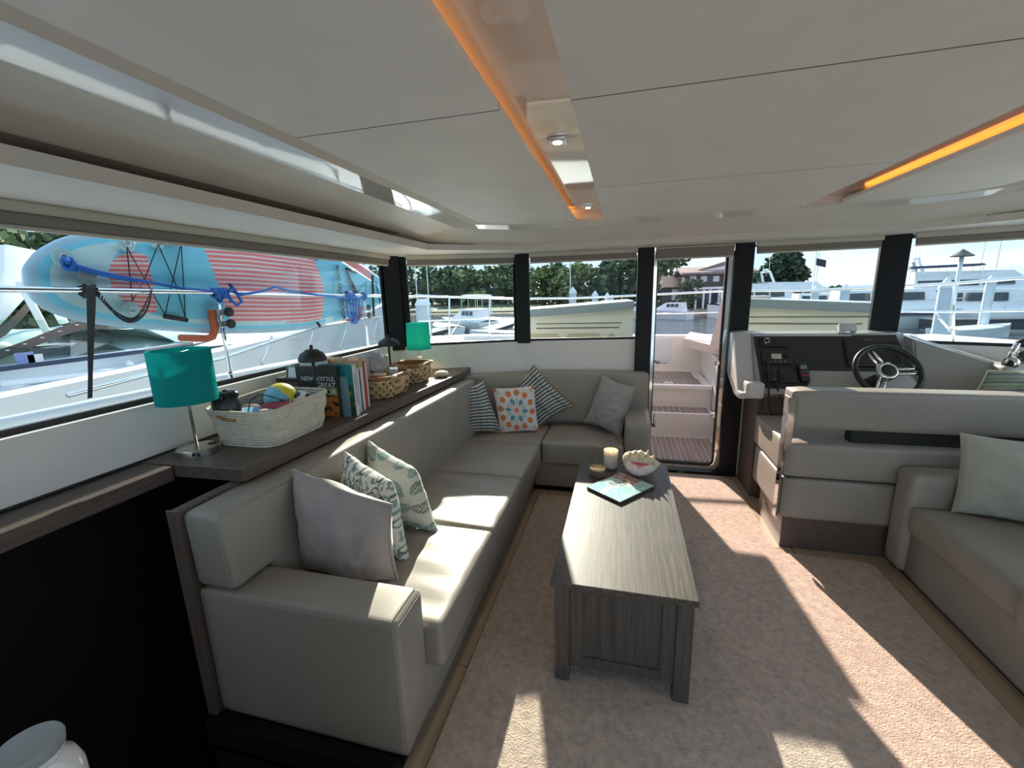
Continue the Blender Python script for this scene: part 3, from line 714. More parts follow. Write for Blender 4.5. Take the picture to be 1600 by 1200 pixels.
# conch shell
def conch(c, L):
    """body whorl along x, spire to the left, knobbed shoulder on top, flared lip and pink mouth toward the camera (-y)"""
    b = bmesh.new(); lay = b.loops.layers.float_color.new('Col'); N, K = 90, 48; V = []; Cc = []
    prof = [(0, .022), (.04, .042), (.14, .056), (.30, .066), (.45, .070), (.60, .060), (.75, .042), (.88, .022), (1, .006)]
    def rad(s):
        for (a, r0), (e, r1) in zip(prof, prof[1:]):
            if s <= e: t = (s - a) / (e - a); t = t * t * (3 - 2 * t); return lerp(r0, r1, t)
        return prof[-1][1]
    for i in range(N + 1):
        s = i / N; row = []; cr = []
        for k in range(K):
            th = 2 * PI * k / K                       # 90 deg = up, 180+90 = down, cos<0 faces the camera side when y=-cos
            r = rad(s)
            kn = 0
            for ks, kh in ((.14, .008), (.27, .012), (.43, .016), (.60, .044), (.76, .020)):
                kn = max(kn, math.exp(-((s - ks) / .028) ** 2) * math.exp(-((th - 1.75) / .30) ** 2) * kh)
            mouth = math.exp(-((th - 3.35) / .46) ** 2) * math.sin(PI * min(1, max(0, (s - .08) / .72))) ** .5
            lip = math.exp(-((th - 4.25) / .42) ** 2) * math.sin(PI * min(1, max(0, (s - .02) / .96))) ** .7
            rr = r * (1 + .06 * math.sin(th * 3 + s * 9)) + kn - mouth * .030 + lip * .052
            y = math.cos(th) * rr; z = math.sin(th) * rr
            row.append(b.verts.new(((s - .5) * L, y, z)))
            q = noise.noise(Vector((s * 12, th * 2.2, 1)))
            if mouth > .62: cr.append((.70, .10, .13) if mouth > .80 else (.78, .32, .32))
            elif mouth > .25 or lip > .25: cr.append((.80, .66, .60) if q > -.2 else (.76, .56, .52))
            else: cr.append((.62, .48, .27) if q > .05 else (.74, .64, .46))
        V.append(row); Cc.append(cr)
    for i in range(N):
        for k in range(K):
            k2 = (k + 1) % K; f = b.faces.new((V[i][k], V[i][k2], V[i + 1][k2], V[i + 1][k]))
            for lp, (p, q) in zip(f.loops, ((i, k), (i, k2), (i + 1, k2), (i + 1, k))): lp[lay] = (*Cc[p][q], 1)
    b.faces.new(V[0]); b.faces.new(V[-1][::-1])
    bmesh.ops.recalc_face_normals(b, faces=b.faces)
    return xf(b, Matrix.Translation(c) @ Matrix.Rotation(math.radians(6), 4, 'Z') @ Matrix.Rotation(math.radians(8), 4, 'Y') @ Matrix.Diagonal((1, .9, .82, 1)))
SHELLM = mk('shell', (1, 1, 1), .35, vcol=True, var=.10, vscale=40, bump=.2, bscale=80, bdist=.004)
b = conch((.135, 2.59, TZ + .080), .225); zmin = min(v.co.z for v in b.verts); bmesh.ops.translate(b, verts=b.verts, vec=(0, 0, TZ + .001 - zmin))
tag(obj('conch_shell', b, SHELLM, None, True), 'large conch shell with pink opening on the table', 'seashell')
# picture book
def col_cover(a, c):
    q = noise.noise(Vector((a * 5, c * 5, 2))); q2 = noise.noise(Vector((a * 14, c * 14, 9)))
    if a > .70 and c > .35: 
        return (.72, .62, .52) if (abs(a - .80) < .018 and q2 > -.1) else (.26, .15, .11) if q2 > -.15 else (.42, .26, .18)
    if a > .42 and c > .45 and q > -.12: return (.20, .25, .27) if q2 > .05 else (.42, .50, .52)
    if abs(c - .50 - .12 * math.sin(a * 6)) < .06 + .03 * q2 and a < .8: return (.80, .76, .62)
    return (.34, .60, .60) if q2 > -.2 else (.56, .76, .74)
mg = thing('picture_book', 'thin square picture book with turquoise seascape cover on the table', 'book', (.03, 2.37, TZ))
mc = [(-.150, 2.345), (.010, 2.165), (.205, 2.405), (.035, 2.565)]
Mb = basis(Vector((*mc[2], 0)) - Vector((*mc[1], 0)), Vector((*mc[0], 0)) - Vector((*mc[1], 0)), (*mc[1], TZ))
Wb, Hb = .305, .245
def onb(b): return xf(b, Mb)
obj('back_cover', onb(box(0, Wb, 0, Hb, .0, .0025)), RUBBER, mg); obj('pages', onb(box(.004, Wb - .004, .004, Hb - .004, .0025, .0125)), mk('paper edge dark', (.10, .09, .09), .8), mg)
obj('front_cover', onb(box(0, Wb, 0, Hb, .0125, .0148)), RUBBER, mg)
obj('cover_print', onb(grid(lambda a, c: Vector((.002 + a * (Wb - .004), .002 + c * (Hb - .004), .0151)), 80, 80, lambda a, c: col_cover(c, 1 - a) if False else col_cover(a, c))), mk('glossy cover', (1, 1, 1), .12, vcol=True, coat=.5), mg)

# ================================================================ THINGS ON THE SHELF
SZ = .9505
TEAL = translucent('teal lampshade linen', (.025, .46, .44), amount=.45)
TEALIN = translucent('teal shade fabric', (.03, .40, .37), amount=.5, tcol=(.06, .42, .42))
def teal_lamp(lab, x, y, z, r0, r1, zb, zt, base_r, lit):
    t = thing('table_lamp', lab, 'lamp', (x, y, z), 'teal table lamps')
    obj('base', lathe([(0, 0), (base_r, 0), (base_r, .024), (base_r - .004, .028), (0, .028)], (x, y, z), 36), STEEL, t, True, 40)
    p = obj('pole', tube([(x, y, z + .026), (x, y, z + zt - .02)], .0065, 12), STEEL, t, True)
    b = lathe([(r0, zb), (r0, zb + .006), (r1, zt - .006), (r1, zt), (r1 - .003, zt), (r1 - .003, zt - .006), (r0 - .003, zb + .006), (r0 - .003, zb), (r0, zb)], (x, y, z), 48)
    obj('shade', b, TEAL if not lit else TEALIN, t, True, 40)
    b = tube([(x + math.cos(a) * .012, y + math.sin(a) * .012, z + zt - .012) for a in [k * PI / 6 for k in range(12)]], .002, 6, closed=True)
    for a in (0, 2.09, 4.19): tube([(x, y, z + zt - .012), (x + math.cos(a) * (r1 - .002), y + math.sin(a) * (r1 - .002), z + zt - .012)], .0018, 6, bm=b)
    obj('shade_ring', b, STEEL, t)
    obj('bulb', lathe([(0, 0), (.012, 0), (.014, .02), (.026, .05), (.022, .07), (0, .078)], (x, y, z + zb + .05), 16), BULB if lit else mk('unlit bulb', (.8, .8, .78), .3), t, True)
    return t
l1 = teal_lamp('teal drum-shade lamp on round brushed steel base at the near end of the shelf', -1.800, 1.385, SZ, .112, .112, .232, .455, .078, False)
obj('usb_port', box(-1.750, -1.735, 1.319, 1.3215, SZ + .008, SZ + .020), RUBBER, l1); obj('usb_port', box(-1.730, -1.715, 1.3255, 1.328, SZ + .008, SZ + .020), RUBBER, l1)
obj('socket_cover', lathe([(0, 0), (.018, 0), (.018, .003), (0, .003)], (-1.765, 1.43, SZ + .028), 16), RUBBER, l1)
l2 = teal_lamp('small lit teal drum-shade lamp standing behind the far wicker basket', -1.63, 3.235, SZ, .098, .092, .215, .430, .06, True)
lp = bpy.data.objects.new('lamp_light', bpy.data.lights.new('lamp_light', 'POINT')); COL.objects.link(lp); lp.parent = l2; lp.location = (0, 0, .30); lp.data.energy = 6.0; lp.data.color = (1, .68, .32); lp.data.shadow_soft_size = .03
obj('white_socket', lathe([(0, 0), (.024, 0), (.024, .05), (.016, .055), (.016, .09), (0, .09)], (-1.63, 3.235, SZ + .06), 20), mk('white plastic', (.75, .75, .73), .35), l2, True, 40)
BLK = mk('matt black metal', (.014, .013, .013), .45)
def dome_lamp(lab, x, y, h, r):
    t = thing('mushroom_lamp', lab, 'lamp', (x, y, SZ), 'black mushroom lamps')
    obj('base', lathe([(0, 0), (.038, 0), (.038, .008), (.012, .016), (0, .016)], (x, y, SZ), 24), BLK, t, True, 40)
    obj('stem', tube([(x, y, SZ + .012), (x, y, SZ + h + .05)], .008, 12), BLK, t, True)
    obj('dome', lathe([(r - .012, .004), (r - .002, 0), (r, .008), (r * .96, .022), (r * .78, .042), (r * .5, .054), (r * .46, .060), (.0, .062)], (x, y, SZ + h - .02), 36), BLK, t, True, 40)
    obj('diffuser', lathe([(0, .006), (r - .012, .004)], (x, y, SZ + h - .02), 24), mk('frosted diffuser', (.5, .5, .48), .5), t)
    obj('finial', lathe([(0, .06), (.009, .06), (.009, .085), (0, .086)], (x, y, SZ + h - .02), 14), BLK, t, True, 40)
pA = at(488, 558, Y=1.928); dome_lamp('black mushroom-dome lamp standing behind the rope basket', pA.x, 1.928, pA.z - SZ, .072)
pB = at(607, 536, X=-1.82); dome_lamp('black mushroom-dome lamp behind the near wicker basket', -1.82, pB.y, pB.z - SZ, .085)
# rope basket
ROPE = mk('cotton rope', (.62, .58, .47), .95, var=.10, vscale=30, bump=.2, bscale=150, bdist=.003)
RLIN = mk('grey blue lining', (.36, .38, .40), .9)
rb = thing('rope_basket', 'large cream coiled rope basket holding toys and balls on the shelf', 'basket', (-1.65, 1.72, SZ), None)
def rr_ring(cx, cy, hx, hy, r, z, n=7, sag=0.0):
    pts = []
    for sx, sy, a0 in ((1, 1, 0), (-1, 1, 90), (-1, -1, 180), (1, -1, 270)):
        for k in range(n + 1):
            a = math.radians(a0 + 90 * k / n); pts.append(Vector((cx + sx * (hx - r) + r * math.cos(a), cy + sy * (hy - r) + r * math.sin(a), z)))
    return pts
RBH = .176; NC = 14
def rb_ring(t, extra=0.0, dz=0.0):
    hx = lerp(.158, .184, t) + extra; hy = lerp(.188, .214, t) + extra
    return rr_ring(-1.648, 1.668, hx, hy, .07 + extra, SZ + .006 + dz + t * (RBH - .012))
for k in range(NC):
    t_ = k / (NC - 1); pts = rb_ring(t_); 
    for p in pts: p.x += .004 * math.sin(p.y * 20 + k)
    for p in pts: p.z += .012 * t_ * math.sin((p.y - 1.5) * 5) 
    o_ = obj('rope_coil', tube(pts, .0074, 6, closed=True), ROPE, rb, True)
b = bmesh.new(); A = [b.verts.new(p) for p in rb_ring(0, -.004)]; B = [b.verts.new(p + Vector((0, 0, .002))) for p in rb_ring(.97, -.008)]
n_ = len(A)
for k in range(n_): b.faces.new((A[k], A[(k + 1) % n_], B[(k + 1) % n_], B[k]))
b.faces.new(A[::-1]); obj('lining', b, RLIN, rb, True, 40)
TAN = mk('rusty leather handle', (.36, .19, .06), .5, var=.3, vscale=60)
hy_ = 1.668 - .206
obj('handle', tube([(-1.74, hy_ + .004, SZ + .142), (-1.735, hy_ - .010, SZ + .144), (-1.69, hy_ - .020, SZ + .138), (-1.645, hy_ - .012, SZ + .132), (-1.64, hy_ + .006, SZ + .130)], .007, 8), TAN, rb, True)
for x in (-1.74, -1.64): obj('eyelet', lathe([(.006, -.002), (.014, -.002), (.014, .002), (.006, .002)], (0, 0, 0), 14, None), TAN, rb).matrix_local = Matrix.Translation(Vector((x, hy_ - .010, SZ + (.142 if x < -1.7 else .130))) - ABS[rb.name]) @ Matrix.Rotation(PI / 2, 4, 'X')
# what is inside the rope basket
t = thing('speaker_canister', 'round black lidded canister poking out of the rope basket', 'canister', (-1.745, 1.515, SZ + .06))
obj('body', lathe([(0, 0), (.056, 0), (.060, .02), (.058, .075), (.050, .088), (0, .09)], (-1.745, 1.515, SZ + .130), 32), mk('black plastic', (.02, .02, .022), .35), t, True, 40)
obj('lid', lathe([(.046, .086), (.053, .090), (.054, .108), (.046, .116), (.012, .119), (.010, .123), (0, .124)], (-1.745, 1.515, SZ + .130), 32), mk('glossy black plastic', (.012, .012, .013), .12), t, True, 40)
obj('support', box(-1.78, -1.69, 1.48, 1.55, SZ + .01, SZ + .130), RLIN, t)
def ball(name, lab, c, r, fn, rough=.5):
    b = bmesh.new(); bmesh.ops.create_uvsphere(b, u_segments=48, v_segments=32, radius=r); lay = b.loops.layers.float_color.new('Col')
    for f in b.faces:
        for lp in f.loops: lp[lay] = (*fn(lp.vert.co / r), 1)
    bmesh.ops.translate(b, verts=b.verts, vec=c)
    return tag(obj(name, b, mk('ball skin', (1, 1, 1), .45, vcol=True, bump=.1, bscale=200, bdist=.002), None, True), lab, 'ball', 'balls in the rope basket')
def fn_ball(p):
    a = math.atan2(p.y, p.z * .8 + p.x * .4); k = int((a + PI) / (2 * PI) * 5) % 5
    return ((.05, .12, .30), (.16, .45, .62), (.66, .58, .05), (.04, .06, .10), (.08, .22, .42))[k]
ball('toy_ball', 'blue, yellow and black toy ball in the rope basket', (-1.66, 1.745, SZ + .160), .078, fn_ball)
DV = [Vector(v).normalized() for v in ((0, .6, 1), (1, 0, .62), (-1, 0, .62), (.6, -1, 0), (-.6, -1, 0), (.6, 1, .1), (-.6, 1, .1), (0, -.62, 1), (0, -.6, -1), (1, 0, -.6))]
ball('football', 'small black and white football in the rope basket', (-1.58, 1.79, SZ + .128), .062, lambda p: (.02, .02, .02) if max(p.dot(d) for d in DV) > .93 else (.78, .78, .76))
RED = mk('deep red card', (.36, .015, .03), .6)
tag(obj('toy_box', xf(box(-.06, .06, -.035, .035, 0, .075, .003, 1), Matrix.Translation((-1.60, 1.65, SZ + .085)) @ Matrix.Rotation(.5, 4, 'Z') @ Matrix.Rotation(.2, 4, 'X')), RED), 'dark red card box in the rope basket', 'box')
pb = thing('puzzle_box', 'white box with blue printed top in the rope basket', 'box', (-1.66, 1.64, SZ + .08))
Mp = Matrix.Translation((-1.65, 1.57, SZ + .085)) @ Matrix.Rotation(.25, 4, 'Z') @ Matrix.Rotation(.12, 4, 'X')
obj('carton', xf(box(-.075, .075, -.05, .05, 0, .062, .002, 1), Mp), mk('white card', (.72, .72, .70), .6), pb); obj('top_print', xf(box(-.07, .07, -.045, .045, .062, .063), Mp), mk('sky blue print', (.15, .42, .70), .4), pb)
tag(obj('earphone_cord', tube([(-1.66, 1.535, SZ + .13), (-1.665, 1.565, SZ + .19), (-1.66, 1.615, SZ + .215), (-1.645, 1.665, SZ + .19), (-1.60, 1.695, SZ + .165), (-1.585, 1.675, SZ + .15), (-1.61, 1.655, SZ + .155), (-1.60, 1.685, SZ + .17)], .0028, 6), RUBBER, None, True), 'thin black cord looping over the toys in the rope basket', 'cord')
tag(obj('fabric_pouch', cush(-1.80, -1.70, 1.575, 1.695, SZ + .02, SZ + .135, .03, 6, (0, 0, .02)), mk('brown pouch', (.10, .045, .03), .8), None, True), 'small brown pouch lying in the rope basket', 'pouch')
tag(obj('white_plug', cush(-1.60, -1.57, 1.535, 1.57, SZ + .02, SZ + .158, .008, 4), mk('cream plastic', (.70, .68, .60), .4), None, True), 'small cream plastic plug standing in the front of the rope basket', 'plug')
# ---------------------------------------------------------------- books
def book(name, lab, y, x0, d, th, h, col, spine=None, title=None, lean=0.0, tcol=(.05, .05, .05), rough=.45, group='books standing on the shelf', z=SZ, cat='book'):
    """upright book: spine faces +x at x0, thickness th along y from y, page block behind"""
    t = thing(name, lab, cat, (x0, y, z), group)
    M = Matrix.Translation((x0, y, z)) @ Matrix.Rotation(lean, 4, 'X')
    m = mk('cover %.3f %.3f %.3f' % col, col, rough); ms = mk('cover %.3f %.3f %.3f' % spine, spine, rough) if spine else m
    obj('cover', xf(box(-d, 0, 0, .003, 0, h), M), m, t); obj('cover', xf(box(-d, 0, th - .003, th, 0, h), M), m, t)
    obj('spine', xf(box(-.003, .0005, -.0003, th + .0003, 0, h), M), ms, t)
    obj('pages', xf(box(-d + .004, -.003, .003, th - .003, .003, h - .004), M), mk('book pages', (.74, .70, .60), .8, var=.15, vscale=200, stretch=(1, 30, 1)), t)
    if title:
        Mt = M @ Matrix.Translation((.0012, th / 2, h * .52)) @ basis((0, 0, -1), (0, 1, 0), (0, 0, 0))
        text(title, th * .55, mk('title ink %.2f' % tcol[0], tcol, .5), Mt, t, 'spine_title')
    return t
y = 1.965
bk = book('hardback_book', 'tall black book with an orange picture, nearest of the standing books', 1.972, -1.495, .26, .022, .285, (.025, .022, .02))
obj('cover_picture', xf(grid(lambda a, c: Vector((-.255 + a * .25, -.0006, .004 + c * .277)), 40, 50, lambda a, c: (.55, .20, .03) if (a > .62 and c < .42 and noise.noise(Vector((a * 9, c * 9, 0))) > -.15) else (.20, .32, .05) if (a > .8 and .42 < c < .6) else (.03, .03, .028)), Matrix.Translation((-1.495, 1.972, SZ))), mk('printed jacket', (1, 1, 1), .4, vcol=True), bk)
WH = mk('white ink', (.75, .75, .73), .5)
for s, z_, sz in (('NEW BOTTLE,', .215, .034), ('GREAT', .180, .040), ('LIQUOR', .143, .046)):
    text(s, sz, WH, Matrix.Translation((-1.505, 1.9705, SZ + z_)) @ basis((1, 0, 0), (0, 0, 1), (0, 0, 0)), bk, 'cover_lettering', align='RIGHT')
book('thin_book', 'thin slate-blue paperback leaning beside the black cover', 1.998, -1.455, .17, .012, .225, (.16, .27, .31), group='books standing on the shelf')
tb = book('cookbook', 'teal and dark green book with white spine, largest of the standing books', 2.014, -1.422, .215, .030, .288, (.012, .16, .20), (.66, .66, .64), 'COOKING THE SEASON', group='books standing on the shelf')
obj('cover_picture', xf(grid(lambda a, c: Vector((-.21 + a * .208, -.0006, .003 + c * .282)), 50, 60, lambda a, c: (.012, .20, .25) if c > .62 else (.30, .26, .10) if (noise.noise(Vector((a * 10, c * 10, 4))) > .30 and c > .12) else (.02, lerp(.06, .14, c), lerp(.02, .12, c))), Matrix.Translation((-1.422, 2.014, SZ))), MATS['printed jacket'], tb)
book('paperback_book', 'white paperback with black spine lettering', 2.048, -1.455, .16, .020, .262, (.66, .66, .62), None, 'MODERN MANNERS')
book('paperback_book', 'cream paperback with a dark spine band', 2.071, -1.460, .15, .016, .258, (.58, .55, .46), None, 'ISLAND TALES')
book('paperback_book', 'pale grey paperback beside the navy one', 2.090, -1.450, .15, .018, .250, (.62, .63, .64))
book('paperback_book', 'navy blue thin paperback among white ones', 2.111, -1.455, .15, .014, .240, (.03, .05, .16))
book('paperback_book', 'white thin paperback right of the navy one', 2.128, -1.452, .15, .018, .252, (.68, .68, .66))
book('hardback_book', 'tan hardback book with ornamented cover', 2.150, -1.470, .22, .030, .282, (.52, .38, .20))
book('hardback_book', 'bright red spined book in the row', 2.183, -1.470, .20, .020, .280, (.50, .04, .05))
book('paperback_book', 'thin blue and white paperback at the far end of the row', 2.206, -1.470, .19, .014, .270, (.10, .25, .35), (.55, .62, .64))
book('folder_binder', 'dark green rounded folder next to the near wicker basket', 2.224, -1.480, .22, .014, .262, (.02, .10, .07))
# second row and flat pile behind the rope basket
book('hardback_book', 'grey-green book standing behind the black cover book', 2.03, -1.70, .17, .02, .272, (.06, .20, .12))
book('hardback_book', 'white book with red and blue spine in the back row', 2.13, -1.66, .20, .022, .300, (.66, .64, .60), (.55, .12, .06))
book('hardback_book', 'cream book with map cover in the back row', 2.18, -1.62, .24, .028, .302, (.60, .50, .32))
fb = thing('wooden_box', 'rustic brown wooden box behind the rope basket', 'box', (-1.80, 2.02, SZ))
obj('box_body', box(-1.90, -1.70, 1.985, 2.10, SZ, SZ + .19, .003, 1), wood('rustic wood', (.10, .065, .035), (.26, .18, .10), .7, 'x', .5), fb); obj('box_lid', box(-1.905, -1.695, 1.98, 2.105, SZ + .19, SZ + .212, .003, 1), mk('dark lid', (.03, .026, .024), .5), fb)
tag(obj('label_card', xf(box(-.045, .045, 0, .002, 0, .06, .0005, 1), Matrix.Translation((-1.79, 2.0, SZ + .212)) @ Matrix.Rotation(-.25, 4, 'X')), mk('white card', (.72, .72, .70), .6)), 'small white card with a yellow arc propped on the wooden box', 'card')
# ---------------------------------------------------------------- wicker baskets
WICK = mk('split willow', (.58, .40, .21), .6, var=.35, vscale=30, bump=.2, bscale=90, bdist=.002); WRIM = mk('bent wood rim', (.30, .15, .05), .45, var=.25, vscale=20)
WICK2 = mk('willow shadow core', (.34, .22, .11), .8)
def wicker(lab, cx, cy, hx, hy, h):
    t = thing('wicker_basket', lab, 'basket', (cx, cy, SZ), 'wicker baskets on the shelf')
    def ring_(s, e=0.0):
        bulge = .012 * math.sin(PI * s); return rr_ring(cx, cy, lerp(hx * .90, hx, s) + bulge + e, lerp(hy * .90, hy, s) + bulge + e, min(hx, hy) * .72, SZ + s * h, 6)
    b = bmesh.new(); R = [[b.verts.new(p) for p in ring_(s, -.006)] for s in (0.01, .3, .6, .9)]; n = len(R[0])
    for A, B in zip(R, R[1:]):
        for k in range(n): b.faces.new((A[k], A[(k + 1) % n], B[(k + 1) % n], B[k]))
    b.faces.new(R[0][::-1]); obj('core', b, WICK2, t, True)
    # woven strips: two families of diagonals and level bands, crossing over and under
    base = [ring_(s) for s in [i / 12 for i in range(13)]]
    per = n
    def P(u, s, e):
        u = u % per; i = int(u); f = u - i; k = min(12, max(0, s * 12)); j = min(11, int(k)); g = k - j
        a = base[j][i].lerp(base[j][(i + 1) % per], f); c = base[j + 1][i].lerp(base[j + 1][(i + 1) % per], f); p = a.lerp(c, g)
        o_ = Vector((p.x - cx, p.y - cy, 0)).normalized(); return p + o_ * e
    def ribbon(fn, w, nm, m=16):
        bb = bmesh.new(); prev = None
        for k in range(m + 1):
            u, s, e = fn(k / m); du, ds = w
            a, c = bb.verts.new(P(u - du, max(0.01, min(.9, s - ds)), e)), bb.verts.new(P(u + du, max(.01, min(.9, s + ds)), e))
            if prev: bb.faces.new((prev[0], a, c, prev[1]))
            prev = (a, c)
        obj(nm, bb, WICK, t, True)
    M_ = 16
    for j in range(M_):
        u0 = j * per / M_
        ribbon(lambda q: (u0 + q * 4.2, .02 + q * .86, .003 + .0035 * math.cos(q * PI * 6 + j * PI)), (.36, -.02), 'woven_strip')
        ribbon(lambda q: (u0 - q * 4.2, .02 + q * .86, .003 - .0035 * math.cos(q * PI * 6 + j * PI)), (.36, .02), 'woven_strip')
    obj('rim', tube(ring_(.95, .002), .011, 8, closed=True), WRIM, t, True)
    obj('rim_band', tube(ring_(1.0, .002), .009, 8, closed=True), WRIM, t, True)
    for s in (-1, 1): obj('rim_grip', tube([Vector((cx + hx + .004, cy + s * hy * .55 + d, SZ + h * .985)) for d in (-.03, 0, .03)], .013, 8), WICK, t, True)
    return t
wicker('near oval wicker basket packed with papers and a plastic bag', -1.575, 2.545, .140, .185, .140)
wicker('far oval wicker basket, next to the small lit lamp', -1.580, 2.985, .120, .135, .138)
CLEAR = glass('plastic bag film', (.86, .88, .90), .12)
def crumple(c, rx, ry, rz, seed, amp=.25, n=3):
    b = bmesh.new(); bmesh.ops.create_icosphere(b, subdivisions=n, radius=1)
    for v in b.verts:
        d = v.co.normalized(); k = 1 + amp * noise.noise(d * 2.3 + Vector((seed, 0, 0))) + amp * .4 * noise.noise(d * 6 + Vector((0, seed, 0)))
        v.co = Vector((c[0] + d.x * rx * k, c[1] + d.y * ry * k, c[2] + d.z * rz * k))
    return b
tag(obj('plastic_bag', crumple((-1.62, 2.53, SZ + .205), .085, .10, .085, 4), mk('crinkled clear plastic', (.70, .72, .74), .15, trans=.55, bump=.5, bscale=40, bdist=.01), None), 'crumpled clear plastic bag in the near wicker basket', 'bag')
def card(name, lab, cat, c, w, h, th, rx, rz, m, grp='papers in the near wicker basket'):
    return tag(obj(name, xf(box(-w / 2, w / 2, -th / 2, th / 2, 0, h, .0008, 1), Matrix.Translation(c) @ Matrix.Rotation(rz, 4, 'Z') @ Matrix.Rotation(rx, 4, 'X')), m), lab, cat, grp)
card('postcard', 'pink and grey postcard standing at the back of the near wicker basket', 'card', (-1.66, 2.43, SZ + .11), .14, .16, .003, .06, .12, mk('pink grey print', (.46, .36, .36), .5, var=.35, vscale=25))
card('envelope', 'pale envelope at the back of the near wicker basket', 'envelope', (-1.70, 2.47, SZ + .08), .13, .14, .003, -.1, .3, mk('white card', (.72, .72, .70), .6))
card('notebook', 'dark blue notebook tucked in the near wicker basket', 'notebook', (-1.65, 2.455, SZ + .10), .13, .115, .010, -.1, .2, mk('navy cover', (.02, .10, .20), .4))
card('paper_bundle', 'folded white papers at the front of the near wicker basket', 'papers', (-1.56, 2.46, SZ + .10), .12, .055, .014, -.25, .25, mk('white card', (.72, .72, .70), .6))
card('orange_packet', 'narrow orange packet at the front of the near wicker basket', 'packet', (-1.555, 2.445, SZ + .09), .12, .052, .008, -.25, .25, mk('orange red card', (.50, .10, .03), .5))
card('paper_bag', 'kraft paper bag at the far end of the near wicker basket', 'bag', (-1.66, 2.64, SZ + .05), .16, .20, .03, .1, .5, mk('kraft paper', (.50, .40, .26), .8, var=.2, vscale=14))
card('film_roll', 'silver film box at the right end of the near wicker basket', 'box', (-1.50, 2.58, SZ + .09), .05, .085, .04, .2, .6, mk('silver blue print', (.40, .50, .58), .25, var=.4, vscale=40))
b = crumple((-1.41, 3.16, SZ + .024), .058, .050, .026, 2, .06, 3)
for v in b.verts: v.co.z = max(v.co.z, SZ + .001)
tag(obj('sand_dollar', b, mk('bleached shell', (.72, .66, .56), .7, var=.08, vscale=20), None, True), 'white domed sea urchin shell at the far end of the shelf', 'seashell')

# ================================================================ HELM BENCH
hb = thing('helm_bench', 'taupe leather helm bench with chrome corner strip, seen from behind', 'bench', (1.5, 3.0, 0))
obj('plinth', box(.985, 2.30, 2.745, 3.19, -.01, .205, .003, 1), DARKW, hb)
obj('lower_panel', cush(.962, 2.32, 2.722, 3.32, .208, .466, .014, 8, (.004, .004, 0)), LEATHER, hb, True)
obj('seat_cushion', cush(.955, 2.32, 2.720, 3.36, .474, .690, .024, 10, (.004, .004, .012)), LEATHER, hb, True)
o = obj('backrest', cush(.966, 2.32, 2.735, 2.88, .775, 1.003, .02, 10, (0, .006, .004)), LEATHER, hb, True)
obj('backrest_gap', box(1.30, 2.30, 2.78, 2.86, .685, .78, .01, 2), RUBBER, hb)
obj('chrome_strip', box(.944, .956, 2.738, 2.80, .19, .965, .002, 1), CHROME, hb)
obj('chrome_strip', box(.944, .985, 2.728, 2.738, .64, .965, .002, 1), CHROME, hb)
pillow('green and grey striped cushion lying on the helm bench behind its backrest', (1.93, 3.02, .84), (2.40, 2.97, .84), (2.09, 3.10, 1.075), .13, col_helm, VC, 60, tr=(2.45, 3.06, 1.10), pipe=(mk('pale green piping', (.55, .60, .38), .8), .006), name='bench_cushion', group='cushions on the helm side', seed=12)
# ================================================================ RIGHT-HAND SOFA
rs = thing('armchair_sofa', 'taupe leather sofa with low arm on the helm side', 'sofa', (1.9, 2.2, 0))
obj('arm', cush(1.505, 2.35, 2.545, 2.712, .03, .605, .04, 12, (.004, .006, .006)), LEATHER, rs, True)
obj('base', cush(1.528, 2.35, .6, 2.56, .03, .30, .015, 8), LEATHER, rs, True)
obj('seat_cushion', cush(1.500, 2.30, 1.865, 2.548, .285, .437, .035, 14, (.006, .002, .014), .008, 31, (3, 3, 1)), LEATHER, rs, True)
obj('seat_cushion', cush(1.470, 2.30, 1.15, 1.855, .285, .450, .035, 14, (.008, .002, .014), .008, 37, (3, 3, 1)), LEATHER, rs, True)
obj('back_cushion', cush(2.20, 2.42, .7, 2.55, .44, .88, .05, 10, (.02, 0, .01)), LEATHER, rs, True)
obj('plinth', box(1.56, 2.35, .62, 2.68, -.01, .035), VOID, rs)
pillow('plain sage-grey linen pillow leaning on the helm-side sofa arm', (1.655, 2.50, .44), (2.06, 2.37, .44), (1.665, 2.56, .85), .15, None, SAGE, 40, None, group='cushions on the helm side', pinch=.07, seed=14, crease=.01)
# ================================================================ HELM CONSOLE
HG = mk('grey gelcoat console', (.36, .35, .33), .28, coat=.3, var=.02); HL = mk('pale grey gelcoat console', (.55, .545, .53), .25, coat=.3)
DASH = mk('charcoal dash panel', (.024, .025, .026), .42); SCREEN = mk('dark screen glass', (.010, .011, .013), .06, coat=.5)
hc = thing('helm_console', 'grey helm console with black instrument panel under the front window', 'helm console', (1.45, 3.6, .8))
FA, FB = Vector((0, 3.38, .90)), Vector((0, 3.62, 1.235)); FV = (FB - FA).normalized(); FN = Vector((0, -FV.z, FV.y))
def fpt(x, t, e=0.0): return Vector((x, 0, 0)) + FA + FV * t + FN * e
MF = basis((1, 0, 0), FV, FA)
prof = [(3.33, .845), (3.38, .90), (3.615, 1.228), (3.64, 1.246), (3.79, 1.252), (3.79, .80), (3.42, .80)]
obj('console_body', prism_x(prof, .955, 1.93, bev=.006), HG, hc, True, 35)
b = prism_x([(3.31, .86), (3.40, .86), (3.63, 1.235), (3.66, 1.262), (3.79, 1.262), (3.79, .92), (3.50, .80), (3.36, .80)], .838, .958, bev=.016)
for v in b.verts:
    if v.co.x < .87: v.co.y += .02; v.co.z -= .012
obj('console_end', b, HL, hc, True, 35)
obj('console_end_block', cush(.868, .985, 3.29, 3.43, .812, .93, .02, 6), HL, hc, True)
